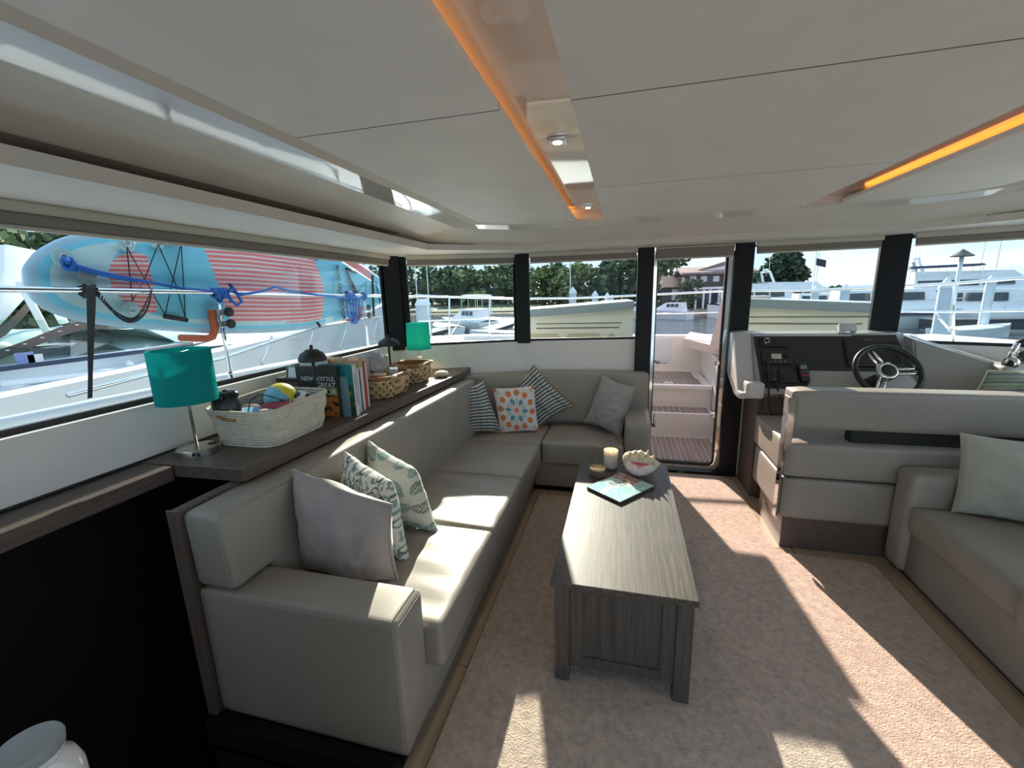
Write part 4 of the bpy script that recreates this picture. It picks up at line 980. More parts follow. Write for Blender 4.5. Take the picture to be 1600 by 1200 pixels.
# right wing sloping down to the throttle
b = hexa([(1.92, 3.36, .80), (2.42, 3.16, .80), (2.52, 3.52, .80), (1.92, 3.79, .80), (1.92, 3.50, 1.215), (2.40, 3.22, 1.02), (2.52, 3.50, 1.04), (1.92, 3.79, 1.252)]); bmesh.ops.bevel(b, geom=b.edges[:], offset=.012, segments=2, affect='EDGES')
obj('console_wing', b, HG, hc, True, 35)
obj('wing_highlight', hexa([(1.93, 3.515, 1.224), (2.39, 3.245, 1.032), (2.40, 3.275, 1.034), (1.93, 3.565, 1.232), (1.93, 3.515, 1.230), (2.39, 3.245, 1.037), (2.40, 3.275, 1.039), (1.93, 3.565, 1.238)]), HL, hc)
obj('console_front', box(1.02, 2.3, 3.42, 3.79, -.02, .82), DARKW, hc)
obj('console_post', box(.985, 1.02, 3.44, 3.79, -.02, .82), DARKWX, hc)
def fplate(x0, x1, t0, t1, e0, e1, bev=.003): return xf(box(x0, x1, t0, t1, e0, e1, bev, 2), MF)
obj('dash_panel', xf(prism([(.962, .395), (1.872, .408), (1.925, .12), (1.300, .12), (1.290, .02), (1.255, -.028), (.984, -.03)], .002, .008), MF), DASH, hc)
obj('dash_trim', fplate(.962, 1.60, .397, .409, .001, .012), HL, hc)
st = fplate(.997, 1.180, .300, .378, .008, .022); o = obj('stereo', st, SCREEN, hc)
b = xf(lathe([(.016, 0), (.020, 0), (.020, .012), (.016, .014)], (1.043, .348, .021), 20), MF); obj('volume_knob', b, CHROME, o, True, 40)
o = obj('vhf_radio', fplate(1.0, 1.196, .160, .262, .008, .026, .006), mk('radio plastic', (.018, .018, .019), .4), hc)
obj('display', fplate(1.062, 1.128, .198, .240, .0262, .0275, .0005), mk('lcd screen', (.16, .17, .13), .2, emit=(.5, .5, .36), estr=.12), o)
obj('tuning_knob', xf(lathe([(0, .012), (.014, .011), (.016, 0)], (1.160, .222, .026), 18), MF), RUBBER, o, True, 40)
for k in range(4): obj('button', fplate(1.048 + k * .030, 1.064 + k * .030, .173, .183, .0262, .029, .001), mk('radio key red', (.25, .05, .04), .5) if k == 0 else mk('radio key grey', (.20, .20, .20), .5), o)
o = obj('autopilot_display', fplate(1.096, 1.208, .012, .122, .008, .022, .004), MATS['radio plastic'], hc); obj('display', fplate(1.106, 1.198, .036, .112, .0222, .0232, .0005), SCREEN, o)
o = obj('chartplotter', fplate(1.538, 1.872, .150, .372, .008, .026, .006), MATS['radio plastic'], hc); obj('display', fplate(1.560, 1.850, .172, .345, .0262, .0272, .0005), SCREEN, o)
obj('maker_mark', fplate(1.66, 1.72, .355, .359, .0262, .027, .0002), MATS['radio key grey'], o)
obj('compass_pod', xf(box(1.53, 1.64, .43, .50, -.02, .03, .012, 3), MF), HL, hc, True)
cpo = obj('compass', lathe([(.045, 0), (.044, .012), (.036, .028), (.02, .036), (0, .038)], (1.575, 3.66, 1.255), 24), CHROME, hc, True)
obj('steering_hub', tube([fpt(1.655, .02, 0), fpt(1.655, .02, .09)], [.05, .035], 16), RUBBER, hc, True)
# handsets
t = thing('remote_handset', 'black wireless handset with red keys clipped to the dash', 'handset', fpt(1.256, .09, .02), 'handsets at the helm')
MH = MF @ Matrix.Translation((1.256, .088, .012)) @ Matrix.Rotation(.08, 4, 'Z')
obj('body', xf(cush(-.030, .030, -.068, .075, 0, .028, .012, 6), MH), MATS['radio plastic'], t, True); obj('display', xf(box(-.020, .020, .025, .055, .028, .0295), MH), mk('grey lcd', (.22, .24, .22), .3), t)
for x in (-.013, .013): obj('key', xf(box(x - .009, x + .009, -.028, -.018, .028, .031, .001, 1), MH), mk('red key', (.55, .05, .04), .5), t)
for x in (-.015, 0, .015): obj('key', xf(box(x - .004, x + .004, .0, .008, .028, .0305, .001, 1), MH), MATS['radio key grey'], t)
t = thing('radio_microphone', 'black radio microphone with coiled cord hanging from the dash', 'microphone', fpt(1.05, .06, .02), 'handsets at the helm')
MH = MF @ Matrix.Translation((1.050, .060, .012))
obj('body', xf(cush(-.027, .027, -.048, .052, 0, .03, .018, 6), MH), MATS['radio plastic'], t, True)
for x, y_ in ((-.01, 0), (.01, 0), (0, .01), (0, -.012)): obj('key', xf(box(x - .003, x + .003, y_ - .003, y_ + .003, .03, .032), MH), MATS['radio key grey'], t)
q0 = fpt(1.035, .20, .03); q1 = fpt(1.02, -.02, .05); pts = [q0, fpt(1.022, .1, .05), q1]
for k in range(1, 15):
    a = k / 14; pts.append(Vector((1.02 + .02 * a * 0 + .11 * a * a, 3.33 - .01 * math.sin(a * PI), .87 - .20 * math.sin(min(1, a * 1.25) * PI / 2) + (.06 * max(0, a - .8) * 5))))
pts += [Vector((1.115, 3.335, .78)), fpt(1.065, .005, .03)]
obj('cord', tube(pts, .006, 7), RUBBER, t, True)
# steering wheel
swc = Vector((1.655, 3.215, 1.045)); ax = Vector((0, -.80, .60)).normalized()
sw = thing('steering_wheel', 'black rimmed steering wheel with three polished spokes', 'steering wheel', swc)
MW = basis((1, 0, 0), ax.cross(Vector((1, 0, 0))), swc)
R_ = .178
obj('rim', xf(tube([(R_ * math.cos(2 * PI * k / 48), R_ * math.sin(2 * PI * k / 48), 0) for k in range(48)], .0165, 12, closed=True), MW), mk('black wheel leather', (.015, .015, .015), .35), sw, True)
for a in (118, 0, -118):
    a = math.radians(a)
    for s in (-1, 1):
        p0 = Vector((math.cos(a) * .05 - s * math.sin(a) * .018, math.sin(a) * .05 + s * math.cos(a) * .018, -.012)); p1 = Vector((math.cos(a) * (R_ - .006) - s * math.sin(a) * .016, math.sin(a) * (R_ - .006) + s * math.cos(a) * .016, 0))
        obj('spoke', xf(tube([p0, p1], [.010, .008], 8), MW), CHROME, sw, True)
obj('hub', xf(lathe([(.02, -.09), (.05, -.04), (.062, -.016), (.060, .004), (.045, .012), (.042, .010)], (0, 0, 0), 28), MW), CHROME, sw, True); obj('hub_cap', xf(lathe([(.042, .009), (.036, .012), (0, .013)], (0, 0, 0), 24), MW), RUBBER, sw, True)
# throttle
tc_ = Vector((2.30, 3.30, 1.03))
th = thing('throttle_lever', 'twin throttle with black loop grip and chrome pivot right of the wheel', 'throttle', tc_)
obj('binnacle', xf(cush(-.06, .16, -.10, .10, -.06, .06, .03, 8), Matrix.Translation(tc_)), HG, th, True)
obj('switch_box', xf(box(.05, .20, -.03, .05, .03, .14, .012, 2), Matrix.Translation(tc_)), RUBBER, th)
for r_ in range(2):
    for c_ in range(3): obj('switch', xf(box(.070 + c_ * .042, .100 + c_ * .042, -.034, -.028, .06 + r_ * .035, .08 + r_ * .035, .002, 1), Matrix.Translation(tc_)), MATS['radio key grey'], th)
obj('pivot', xf(tube([(-.03, -.08, .07), (.02, -.05, .075)], .036, 18), Matrix.Translation(tc_)), CHROME, th, True); obj('pivot_cap', xf(tube([(-.034, -.084, .07), (-.029, -.08, .07)], .022, 16), Matrix.Translation(tc_)), RUBBER, th, True)
obj('lever', xf(tube([(-.015, -.06, .09), (.0, -.05, .15), (.02, -.04, .185)], [.018, .016, .018], 10), Matrix.Translation(tc_)), CHROME, th, True)
obj('grip', xf(tube([(.02, -.04, .19), (.05, -.035, .205), (.16, -.03, .205), (.195, -.03, .19), (.195, -.02, .13), (.17, .0, .08)], .016, 10), Matrix.Translation(tc_)), RUBBER, th, True)
# ================================================================ GALLEY CORNER AND JAR in front of the camera
gc = thing('galley_counter', 'galley counter end carrying the storage jar', 'counter', (-.55, -.1, 0))
obj('cabinet', box(-.84, -.35, -.9, .305, -.01, .85, .004, 1), DARKW, gc); obj('counter_top', box(-.86, -.33, -.92, .322, .85, .885, .004, 2), mk('grey stone counter', (.35, .34, .32), .3, var=.1, vscale=30), gc)
jx, jy = -.752, .280
jr = thing('storage_jar', 'white ceramic storage jar with grey lid in the near corner', 'jar', (jx, jy, .885))
def jlathe(p, seg): return lathe([(r * .66, z * .78) for r, z in p], (jx, jy, .885), seg)
obj('jar_body', jlathe([(0, 0), (.058, 0), (.066, .01), (.070, .06), (.070, .105), (.062, .130), (.046, .145), (.044, .16), (0, .16)], 40), mk('white glazed ceramic', (.72, .72, .70), .12, coat=.5), jr, True, 40)
obj('jar_collar', jlathe([(.047, .152), (.050, .156), (.050, .166), (.047, .170)], 36), mk('white glazed ceramic', (.72, .72, .70), .12), jr, True)
obj('jar_lid', jlathe([(.044, .160), (.052, .166), (.054, .180), (.051, .186), (.0, .187)], 40), mk('grey glazed lid', (.26, .28, .28), .35), jr, True, 40)

# ================================================================ OUTSIDE: our own deck
WZ = -1.50
dk = struct('side_deck', 'white moulded side deck outside the long window')
DECK = mk('white non-skid deck', (.70, .75, .78), .35, var=.04, vscale=3)
b = hexa([(-2.04, Y_BACK, .90), (-3.02, Y_BACK, .90), (-3.02, 6.2, .80), (-2.04, 6.2, .80), (-2.04, Y_BACK, 1.06), (-3.02, Y_BACK, 1.05), (-3.02, 6.2, .93), (-2.04, 6.2, .96)])
obj('deck_moulding', b, DECK, dk)
obj('gutter_ridge', tube([(-2.35, Y_BACK, 1.055), (-2.35, 3.0, 1.015), (-2.35, 6, .95)], .03, 8), DECK, dk, True)
obj('gunwale_roll', tube([(-3.0, Y_BACK, 1.055), (-3.0, 3, 1.0), (-3.0, 6.2, .935)], .045, 8), DECK, dk, True)
obj('topsides', hexa([(-2.9, Y_BACK, WZ - .3), (-3.0, Y_BACK, WZ - .3), (-2.95, 7, WZ - .3), (-2.8, 7, WZ - .3), (-2.9, Y_BACK, 1.0), (-3.02, Y_BACK, 1.0), (-3.02, 7, .9), (-2.8, 7, .9)]), GEL, dk)
for px, py, lab in ((145, 635, 'round grey deck filler cap nearer the lampshade'), (22, 650, 'round grey deck filler cap at the aft end')):
    p = at(px, py, X=-2.62); z = 1.05 - (p.y + 2.6) * .0135
    t = thing('filler_cap', lab, 'filler cap', (p.x, p.y, z), 'filler caps on the side deck')
    obj('ring', lathe([(0, .006), (.03, .008), (.075, .006), (.080, 0)], (p.x, p.y, z), 28), mk('grey cap', (.36, .42, .48), .4), t, True, 40); obj('key_slot', box(p.x - .014, p.x + .014, p.y - .006, p.y + .006, z + .0055, z + .0095), RUBBER, t)
RX = -2.78
sr = thing('side_rail', 'polished stainless rail along the side deck carrying the paddle boards', 'railing', (RX, 2.5, 1.0))
RP = [(RX, Y_BACK, 1.74), (RX, .5, 1.70), (RX, 1.38, 1.681), (RX, 2.49, 1.659), (RX, 4.30, 1.613), (RX, 5.3, 1.585), (-2.55, 6.4, 1.56)]
obj('top_tube', tube(RP, .0165, 10), STAINLESS, sr, True)
for y_, z0, z1 in ((2.485, 1.02, 1.655), (4.27, .965, 1.61), (5.9, .94, 1.57)):
    o = obj('stanchion', tube([(RX, y_, z0), (RX, y_, z1)], .0135, 10), STAINLESS, sr, True)
    obj('stanchion_base', lathe([(0, 0), (.045, 0), (.045, .006), (.02, .03), (.016, .07)], (RX, y_, z0 - .012), 16), STAINLESS, o, True)
def railz(y): 
    for a, b_ in zip(RP, RP[1:]):
        if a[1] <= y <= b_[1]: return lerp(a[2], b_[2], (y - a[1]) / (b_[1] - a[1]))
    return 1.6
# paddle boards
BX = -2.90
def bsc(y, z): return y * 2.90 / 2.72, 1.6 + (z - 1.6) * 2.90 / 2.72
top_e = [bsc(*p) for p in ((1.437, 1.70), (1.445, 1.78), (1.521, 1.878), (1.661, 1.953), (1.871, 1.997), (2.154, 2.025), (2.7, 2.05), (3.3, 2.035), (3.774, 1.983), (4.134, 1.858), (4.486, 1.73), (4.66, 1.605))]
bot_e = [bsc(*p) for p in ((1.437, 1.70), (1.45, 1.62), (1.50, 1.565), (1.60, 1.515), (1.832, 1.462), (2.383, 1.375), (2.83, 1.341), (3.264, 1.329), (3.829, 1.376), (4.307, 1.45), (4.56, 1.54), (4.66, 1.605))]
def interp(E, y):
    for a, b_ in zip(E, E[1:]):
        if a[0] <= y <= b_[0] + 1e-9:
            return lerp(a[1], b_[1], (y - a[0]) / max(1e-9, b_[0] - a[0]))
    return E[-1][1]
Y0, Y1 = top_e[0][0], top_e[-1][0]
def smoothed(E, y, w=.08):
    return sum(interp(E, min(Y1, max(Y0, y + d))) for d in (-w, -w / 2, 0, w / 2, w)) / 5
def bedge(s):
    y = lerp(Y0, Y1, s ** 1.7)
    w = min(.08, (y - Y0) * .6, (Y1 - y) * .6)
    return y, smoothed(bot_e, y, w), smoothed(top_e, y, w)
AQ = (.48, .68, .68); SKY_ = (.17, .56, .71); DKB = (.34, .50, .58); COR = (.78, .18, .18); PALE = (.66, .68, .66)
def bcol1(s, t):
    y, z0, z1 = bedge(s); z = lerp(z0, z1, t); yy, zz = y * 2.72 / 2.90, 1.6 + (z - 1.6) * 2.72 / 2.90
    edge = min(t, 1 - t) * (z1 - z0); dy = max(1e-6, (y - Y0) * .9); e2 = edge * dy / math.sqrt(edge * edge + dy * dy + 1e-12)
    if yy > 3.5:
        if e2 < .02: return PALE
    else:
        if e2 < .035: return DKB
        if e2 < .065: return SKY_
    # deck pad
    padw = z0 + .075 + (.02 if yy < 3 else 0), z1 - .075
    pad = padw[0] < z < padw[1]
    if yy < 1.76 + .9 * (zz - 1.73) ** 2 * 4 or not pad:
        if yy > 3.6 and edge > .02: return (.16, .52, .66)
        return AQ
    st_ = (t * 22) % 1
    disc = math.hypot(yy - 1.92, (zz - 1.71)) < .17 and (yy < 1.98)
    if disc: return COR if st_ < .6 else PALE
    c0 = 2.47 - .14 * (zz - 1.7) * 0 + .10 * (1.9 - zz) * .8
    if yy < 2.35 + (1.98 - zz) * .22: return SKY_ if st_ < .9 else (.30, .62, .68)
    if yy < 3.50 - abs(zz - 1.66) * .28: return COR if st_ < .66 else PALE
    return (.16, .52, .66)
def bcol2(s, t):
    y, z0, z1 = bedge(s)
    return PALE if min(t, 1 - t) < .06 else (.60, .16, .15) if (s * 5) % 1 < .5 else (.20, .50, .62)
BOARD = mk('paddle board skin', (1, 1, 1), .45, vcol=True, var=.04, vscale=12)
def board(lab, cf, x, dy, dz, th):
    t = thing('paddle_board', lab, 'paddle board', (x, 3.2 + dy, 1.45 + dz), 'paddle boards on the rail')
    def P(s, q, side):
        y, z0, z1 = bedge(s); k = (4 * q * (1 - q)) ** .35; e = min(1, s * 7, (1 - s) * 9) ** .5
        return Vector((x - th / 2 + side * th / 2 * k * e, y + dy, lerp(z0, z1, q) + dz))
    for side, nm, nu, nv in ((1, 'deck_face', 260, 132), (-1, 'hull_face', 60, 16)):
        b = grid(lambda a, c: P(a, c if side > 0 else 1 - c, side), nu, nv, (lambda a, c: cf(a, c)) if side > 0 else (lambda a, c: AQ))
        obj(nm, b, BOARD, t, True)
    return t
b1 = board('turquoise inflatable paddle board with coral striped pad, tied to the rail', bcol1, BX + .05, 0, 0, .11)
board('second paddle board with red and blue bands showing behind the first', bcol2, BX - .09, .42, .05, .10)
bx_ = BX + .056
def bp_(px, py, e=.0): return at(px, py, X=bx_ + e)
INK = mk('black board ink', (.02, .02, .025), .6)
pm = (bp_(530, 420) + bp_(532, 500)) / 2
text('ROC OUTDOORS', .074, INK, Matrix.Translation(pm + Vector((.014, 0, .0))) @ basis((0, .05, -1), (0, 1, .05), (0, 0, 0)), b1, 'lettering', bold=.0022)
# mountain mark: a few dark ridges
for (pa, pb_, w) in (((541, 425), (553, 462), .035), ((548, 440), (558, 470), .05), ((538, 470), (552, 480), .02), ((585, 440), (592, 475), .03)):
    q0, q1 = bp_(*pa), bp_(*pb_); obj('board_emblem', hexa([q0 + Vector((.010, 0, 0)), q1 + Vector((.010, 0, 0)), q1 + Vector((.010, w, .03)), q0 + Vector((.010, w * .3, .01)), q0 + Vector((.013, 0, 0)), q1 + Vector((.013, 0, 0)), q1 + Vector((.013, w, .03)), q0 + Vector((.013, w * .3, .01))]), INK, b1)
BUN = mk('black bungee', (.015, .015, .017), .7)
def cordage(pp, e=.012): return [bp_(px, py, e) for px, py in pp]
for L_ in ([(198, 386), (226, 436), (247, 382), (283, 380), (258, 492), (290, 498), (283, 380)], [(198, 386), (207, 470), (226, 436), (258, 492)], [(247, 382), (275, 445), (290, 498)], [(541, 418), (556, 460), (572, 440), (570, 478)], [(541, 418), (548, 462)]):
    obj('bungee', tube(cordage(L_), .0035, 6), BUN, b1)
for p0, p1 in (((250, 374), (283, 378)), ((257, 494), (292, 500)), ((541, 420), (556, 426))): obj('carry_handle', tube(cordage([p0, p1], .016), .016, 8), RUBBER, b1, True)
for px, py in ((98, 402), (197, 380), (245, 376), (205, 485)): 
    p = bp_(px, py, .01); obj('d_ring_patch', xf(lathe([(0, .004), (.045, .003), (.05, 0)], (0, 0, 0), 20), Matrix.Translation(p) @ Matrix.Rotation(PI / 2, 4, 'Y')), mk('aqua patch', (.40, .58, .58), .5), b1)
    obj('d_ring', tube([p + Vector((.012, .018 * math.cos(a), .018 * math.sin(a))) for a in [k * PI / 6 for k in range(12)]], .003, 6, closed=True), STAINLESS, b1, True)
p = bp_(137, 432, .012); obj('air_valve', xf(lathe([(0, .012), (.03, .012), (.04, .006), (.042, 0)], (0, 0, 0), 20), Matrix.Translation(p) @ Matrix.Rotation(PI / 2, 4, 'Y')), mk('grey valve', (.30, .34, .36), .3), b1, True, 40)
for p0, p1 in (((491, 400), (495, 406)), ((496, 504), (500, 510)), ((582, 430), (584, 495))): obj('black_tab', tube(cordage([p0, p1], .014), .014, 6), INK, b1)
# leash, strap, blue ropes
BLUE = mk('blue dock line', (.012, .12, .44), .7, bump=.4, bscale=180, bdist=.004)
hel = []
for k in range(260):
    a = k / 259; c0 = at(150, 452, X=RX + .03).lerp(at(236, 452, X=RX + .03), a) + Vector((0, 0, -.175 * math.sin(PI * a) ** .8))
    hel.append(c0 + Vector((.012 * math.cos(a * 2 * PI * 34), .004 * math.sin(a * 200), .014 * math.sin(a * 2 * PI * 34))))
tag(obj('coiled_leash', tube(hel, .003, 5), BUN, None, True), 'black coiled leash looping below the side rail', 'leash')
p0, p1 = at(138, 455, X=RX), at(136, 622, X=RX)
t = thing('webbing_strap', 'black webbing strap knotted on the rail and hanging to the deck', 'strap', p1)
b = bmesh.new(); pr_ = None
for k in range(14):
    a = k / 13; p = p0.lerp(p1, a); w = lerp(.026, .012, min(1, a * 1.3)) * (1 if k else .6); q = (b.verts.new(p + Vector((.02, -w / 1.2, 0))), b.verts.new(p + Vector((.022, w / 1.2, 0))), b.verts.new(p + Vector((.025, w / 1.2, 0))), b.verts.new(p + Vector((.023, -w / 1.2, 0))))
    if pr_:
        for j in range(4): b.faces.new((pr_[j], pr_[(j + 1) % 4], q[(j + 1) % 4], q[j]))
    pr_ = q
obj('strap', b, BUN, t); obj('knot', tube([p0 + Vector((.03 * math.cos(a * 2.3), .03 * math.sin(a * 1.7), .03 * math.sin(a * 2.9))) for a in [k * .45 for k in range(26)]], .010, 7), BUN, t, True)
def knotline(lab, path, coils, r=.011, tail=None):
    t = thing('blue_rope', lab, 'rope', coils[0][0], 'blue ropes on the rail')
    for P_ in path: obj('rope_run', tube(P_, r * .85, 8), BLUE, t, True)
    for c, w, turns in coils:
        pts = [c + Vector((.028 * math.cos(a), w * (a / (turns * 2 * PI) - .5), .028 * math.sin(a))) for a in [k * .5 for k in range(int(turns * 2 * PI / .5))]]
        obj('rope_hitch', tube(pts, r, 8), BLUE, t, True)
    if tail:
        for tl in tail: obj('rope_bight', tube(tl, r, 8), BLUE, t, True)
def rp(px, py, e=.02): return at(px, py, X=RX + e)
k1 = rp(352, 458, 0); 
knotline('blue rope hitched to the rail above the first board bracket', [[bp_(108, 412, .03), bp_(150, 424, .035), bp_(210, 437, .03), rp(285, 450, .0), rp(340, 456, .02)], [bp_(108, 416, .03), bp_(160, 430, .035), bp_(215, 440, .03)], [rp(375, 461), rp(410, 455), rp(430, 448), rp(455, 456)]], [(rp(342, 458, 0), .10, 4), (bp_(110, 413, .04), .05, 2)],
         tail=[[rp(350, 465), rp(362, 450), rp(358, 444), rp(368, 455), rp(378, 472), rp(370, 477), rp(360, 468), rp(356, 460)], [rp(336, 450), rp(346, 470), rp(354, 452), rp(362, 472)]])
tl = []
for dx in (-5, 0, 6): tl.append([rp(545 + dx * .5, 458), rp(547 + dx, 475), rp(549 + dx, 492), rp(553 + dx * .6, 505), rp(557 + dx, 495), rp(556 + dx * .7, 470), rp(552, 458)])
knotline('blue rope hanging in loops from the rail by the far bracket', [[rp(440, 452), rp(480, 459), rp(540, 466), rp(570, 464)]], [(rp(545, 460, 0), .06, 3), (rp(569, 462, 0), .04, 2)], tail=tl)
# board brackets
ORG = mk('orange foam sleeve', (.44, .10, .035), .85, var=.15, vscale=30, bump=.4, bscale=60, bdist=.01)
for y_, z1, lab in ((2.485, 1.56, 'orange padded board bracket on the nearer stanchion'), (4.27, 1.52, 'orange padded board bracket on the farther stanchion')):
    t = thing('board_bracket', lab, 'bracket', (RX - .05, y_, z1 - .25), 'board brackets on the rail')
    zz = bedge(min(1, max(0, (y_ - Y0) / (Y1 - Y0))) ** (1 / 1.7))[1] - .03
    obj('sleeve', tube([(RX - .03, y_ - .04, z1 - .02), (RX - .03, y_ - .04, zz + .06), (RX - .05, y_ - .05, zz + .012), (RX - .09, y_ - .06, zz), (RX - .28, y_ - .10, zz + .01)], .026, 10), ORG, t, True)
    for dz in (0, -.085):
        obj('clamp', box(RX - .03, RX + .02, y_ - .035, y_ + .03, z1 - .06 + dz, z1 - .02 + dz, .004, 1), STAINLESS, t)
        o = obj('clamp_knob', xf(lathe([(0, .014), (.018, .014), (.032, .010), (.034, -.010), (.028, -.016), (0, -.016)], (0, 0, 0), 20), Matrix.Translation((RX + .02, y_ + .055, z1 - .04 + dz)) @ Matrix.Rotation(PI / 2, 4, 'Y')), RUBBER, t, True, 40)
# ---------------------------------------------------------------- forward cockpit seen through the door and front windows
fc = struct('forward_cockpit', 'white forward cockpit with steps and seats ahead of the glass door')
PINKW = mk('warm white gelcoat', (.82, .78, .75), .3, coat=.2)
obj('cockpit_sole', box(-.3, 1.4, 3.90, 4.62, -.02, .06), PINKW, fc)
obj('step_block', box(-.6, .93, 4.60, 4.88, -.02, .325, .008, 2), PINKW, fc)
obj('step_block', box(-.6, .95, 4.86, 5.75, -.02, .56, .008, 2), PINKW, fc)
obj('step_nosing', box(-.6, .94, 4.83, 4.90, .525, .575, .01, 2), PINKW, fc)
obj('forward_bulkhead', box(-2.2, 3.2, 5.75, 5.90, -.4, 1.02, .02, 2), PINKW, fc)
obj('locker_door', box(.34, .60, 5.742, 5.752, .70, .98, .004, 1), GELB, fc)
obj('side_wall', hexa([(.93, 3.93, -.02), (1.02, 3.93, -.02), (1.10, 5.75, -.02), (.97, 5.75, -.02), (.93, 3.93, .70), (1.02, 3.93, .70), (1.10, 5.75, 1.0), (.97, 5.75, 1.0)]), PINKW, fc)
TEAK = wood('grey brown deck teak', (.24, .165, .13), (.31, .22, .175), .6, 'y', .5, .1)
def teak(x0, x1, y0, y1, z, n):
    w = (x1 - x0) / n
    for k in range(n): obj('teak_plank', box(x0 + k * w + .004, x0 + (k + 1) * w - .004, y0, y1, z, z + .006, .001, 1), TEAK, fc)
teak(.27, .90, 3.95, 4.58, .06, 13); teak(.27, .90, 4.63, 4.84, .325, 11); teak(.27, .86, 4.92, 5.25, .56, 12); teak(.27, .84, 5.28, 5.70, .56, 12)
CUSH = mk('pale pink deck cushion', (.66, .54, .48), .8, var=.03)
cu = thing('cockpit_seat', 'pale deck seat with raked backrest right of the cockpit steps', 'seat', (1.0, 5.4, .8))
obj('seat_pad', hexa([(.70, 5.35, .93), (1.15, 4.8, .86), (1.6, 5.6, .86), (.85, 6.0, .95), (.70, 5.35, 1.02), (1.15, 4.8, .95), (1.6, 5.6, .95), (.85, 6.0, 1.04)]), CUSH, cu)
pA, pB = at(1106, 545, Y=4.9), at(1124, 470, Y=5.2)
obj('raked_back', hexa([(pA.x, 4.85, pA.z), (1.35, 4.75, pA.z), (1.35, 5.0, pA.z), (pA.x + .05, 5.0, pA.z), (pB.x, 5.05, 1.50), (1.45, 4.95, 1.50), (1.45, 5.15, 1.50), (pB.x + .05, 5.2, 1.50)]), CUSH, cu)
tag(obj('paper_tag', box(.47, .56, 4.95, 5.02, .5665, .570), mk('white card', (.72, .72, .70), .6)), 'small white tag lying on the upper cockpit step', 'tag')
# cream coamings either side of the cockpit, with vent slots and grey top
SLOT = mk('slot shadow brown', (.20, .17, .12), .8); GREYT = mk('grey non-skid top', (.30, .36, .38), .7, var=.08, vscale=30)
def coaming(lab, p, q, z0, za, zb, slots, panels, far=.9):
    p, q = Vector(p), Vector(q); d = (q - p).normalized(); n = Vector((-d.y, d.x)); L = (q - p).length
    t = thing('deck_coaming', lab, 'coaming', (p.x, p.y, z0), 'cream coamings ahead of the front windows')
    obj('face', wallseg(p, q, z0, za, z0, zb, th=.05), CREAM, t)
    obj('top', wallseg(p - n * .01, q - n * .01, za, za + .03, zb, zb + .03, th=far), GREYT, t)
    obj('top_edge', wallseg(p - n * .03, q - n * .03, za - .055, za + .028, zb - .055, zb + .028, th=.05), GREYT, t)
    for s0, s1, z_, h in slots: obj('vent_slot', wallseg(p + d * s0 * L - n * .004, p + d * s1 * L - n * .004, z_, z_ + h, th=.006), SLOT, t)
    for s0, s1, za_, zb_ in panels:
        pts = [(s0 * L + .03, za_), (s1 * L - .03, za_), (s1 * L, za_ + .03), (s1 * L, zb_ - .03), (s1 * L - .03, zb_), (s0 * L + .03, zb_), (s0 * L, zb_ - .03), (s0 * L, za_ + .03)]
        b = bmesh.new(); f = b.faces.new([b.verts.new(Vector((*(p + d * s - n * .004), z))) for s, z in pts]); r = bmesh.ops.extrude_face_region(b, geom=[f]); bmesh.ops.translate(b, verts=[v for v in r['geom'] if isinstance(v, bmesh.types.BMVert)], vec=Vector((*(n * .003), 0)))
        obj('inset_panel', b, mk('tan inset panel', (.56, .50, .34), .5), t)
    return t
coaming('cream coaming with vent slots outside the window above the sofa corner', (-1.05, 4.62), (.105, 4.70), .60, 1.385, 1.455, [(.12, .90, 1.255, .010), (.12, .88, 1.205, .014)], [(.02, .34, 1.06, 1.155), (.40, .72, 1.06, 1.155), (.78, .84, 1.06, 1.155)])
coaming('cream coaming with vent slots outside the window behind the helm', (1.12, 4.70), (2.30, 4.50), .60, 1.455, 1.385, [(.02, .90, 1.30, .010), (.02, .82, 1.235, .014)], [])
# bow rail of our own boat
br = thing('bow_rail', 'stainless pulpit rail crossing all the front windows', 'railing', (.5, 6.2, .9))
tp = [(-2.62, 5.2, 1.60), at(700, 464, Y=5.9), at(806, 467, Y=6.1), at(900, 466, Y=6.3), at(990, 462, Y=6.4), at(1130, 455, Y=6.3), at(1260, 454, Y=6.1), at(1360, 449, Y=5.9), at(1490, 443, Y=5.4), at(1600, 434, Y=4.9), (4.1, 4.4, 1.66)]
obj('top_tube', tube(tp, .017, 8), STAINLESS, br, True)
mt = [(-2.6, 5.2, 1.27), at(700, 500, Y=5.9), at(765, 497, Y=6.05), at(806, 496, Y=6.15)]
obj('middle_tube', tube(mt, .011, 8), STAINLESS, br, True)
obj('middle_tube', tube([at(1025, 491, Y=6.4), at(1125, 488, Y=6.3)], .010, 8), STAINLESS, br, True)
obj('middle_tube', tube([at(1400, 487, Y=5.6), at(1490, 487, Y=5.4), at(1600, 485, Y=4.9)], .013, 8), STAINLESS, br, True)
for px, y_, p1, p2 in ((702, 5.9, 464, 532), (765, 6.05, 466, 531), (1128, 6.3, 456, 520), (1492, 5.4, 444, 533)):
    obj('stanchion', tube([at(px, p1, Y=y_), at(px - (3 if px > 1200 else 0), p2, Y=y_)], .013, 8), STAINLESS, br, True)
obj('brace', tube([at(720, 500, Y=5.9), at(702, 525, Y=5.9)], .010, 8), STAINLESS, br, True); obj('brace', tube([at(1462, 490, Y=5.4), at(1486, 518, Y=5.4)], .013, 8), STAINLESS, br, True)
obj('brace', tube([at(806, 497, Y=6.1), at(812, 520, Y=6.1)], .02, 8), STAINLESS, br, True)
fd = struct('fore_deck', 'white foredeck edge outside the angled front windows')
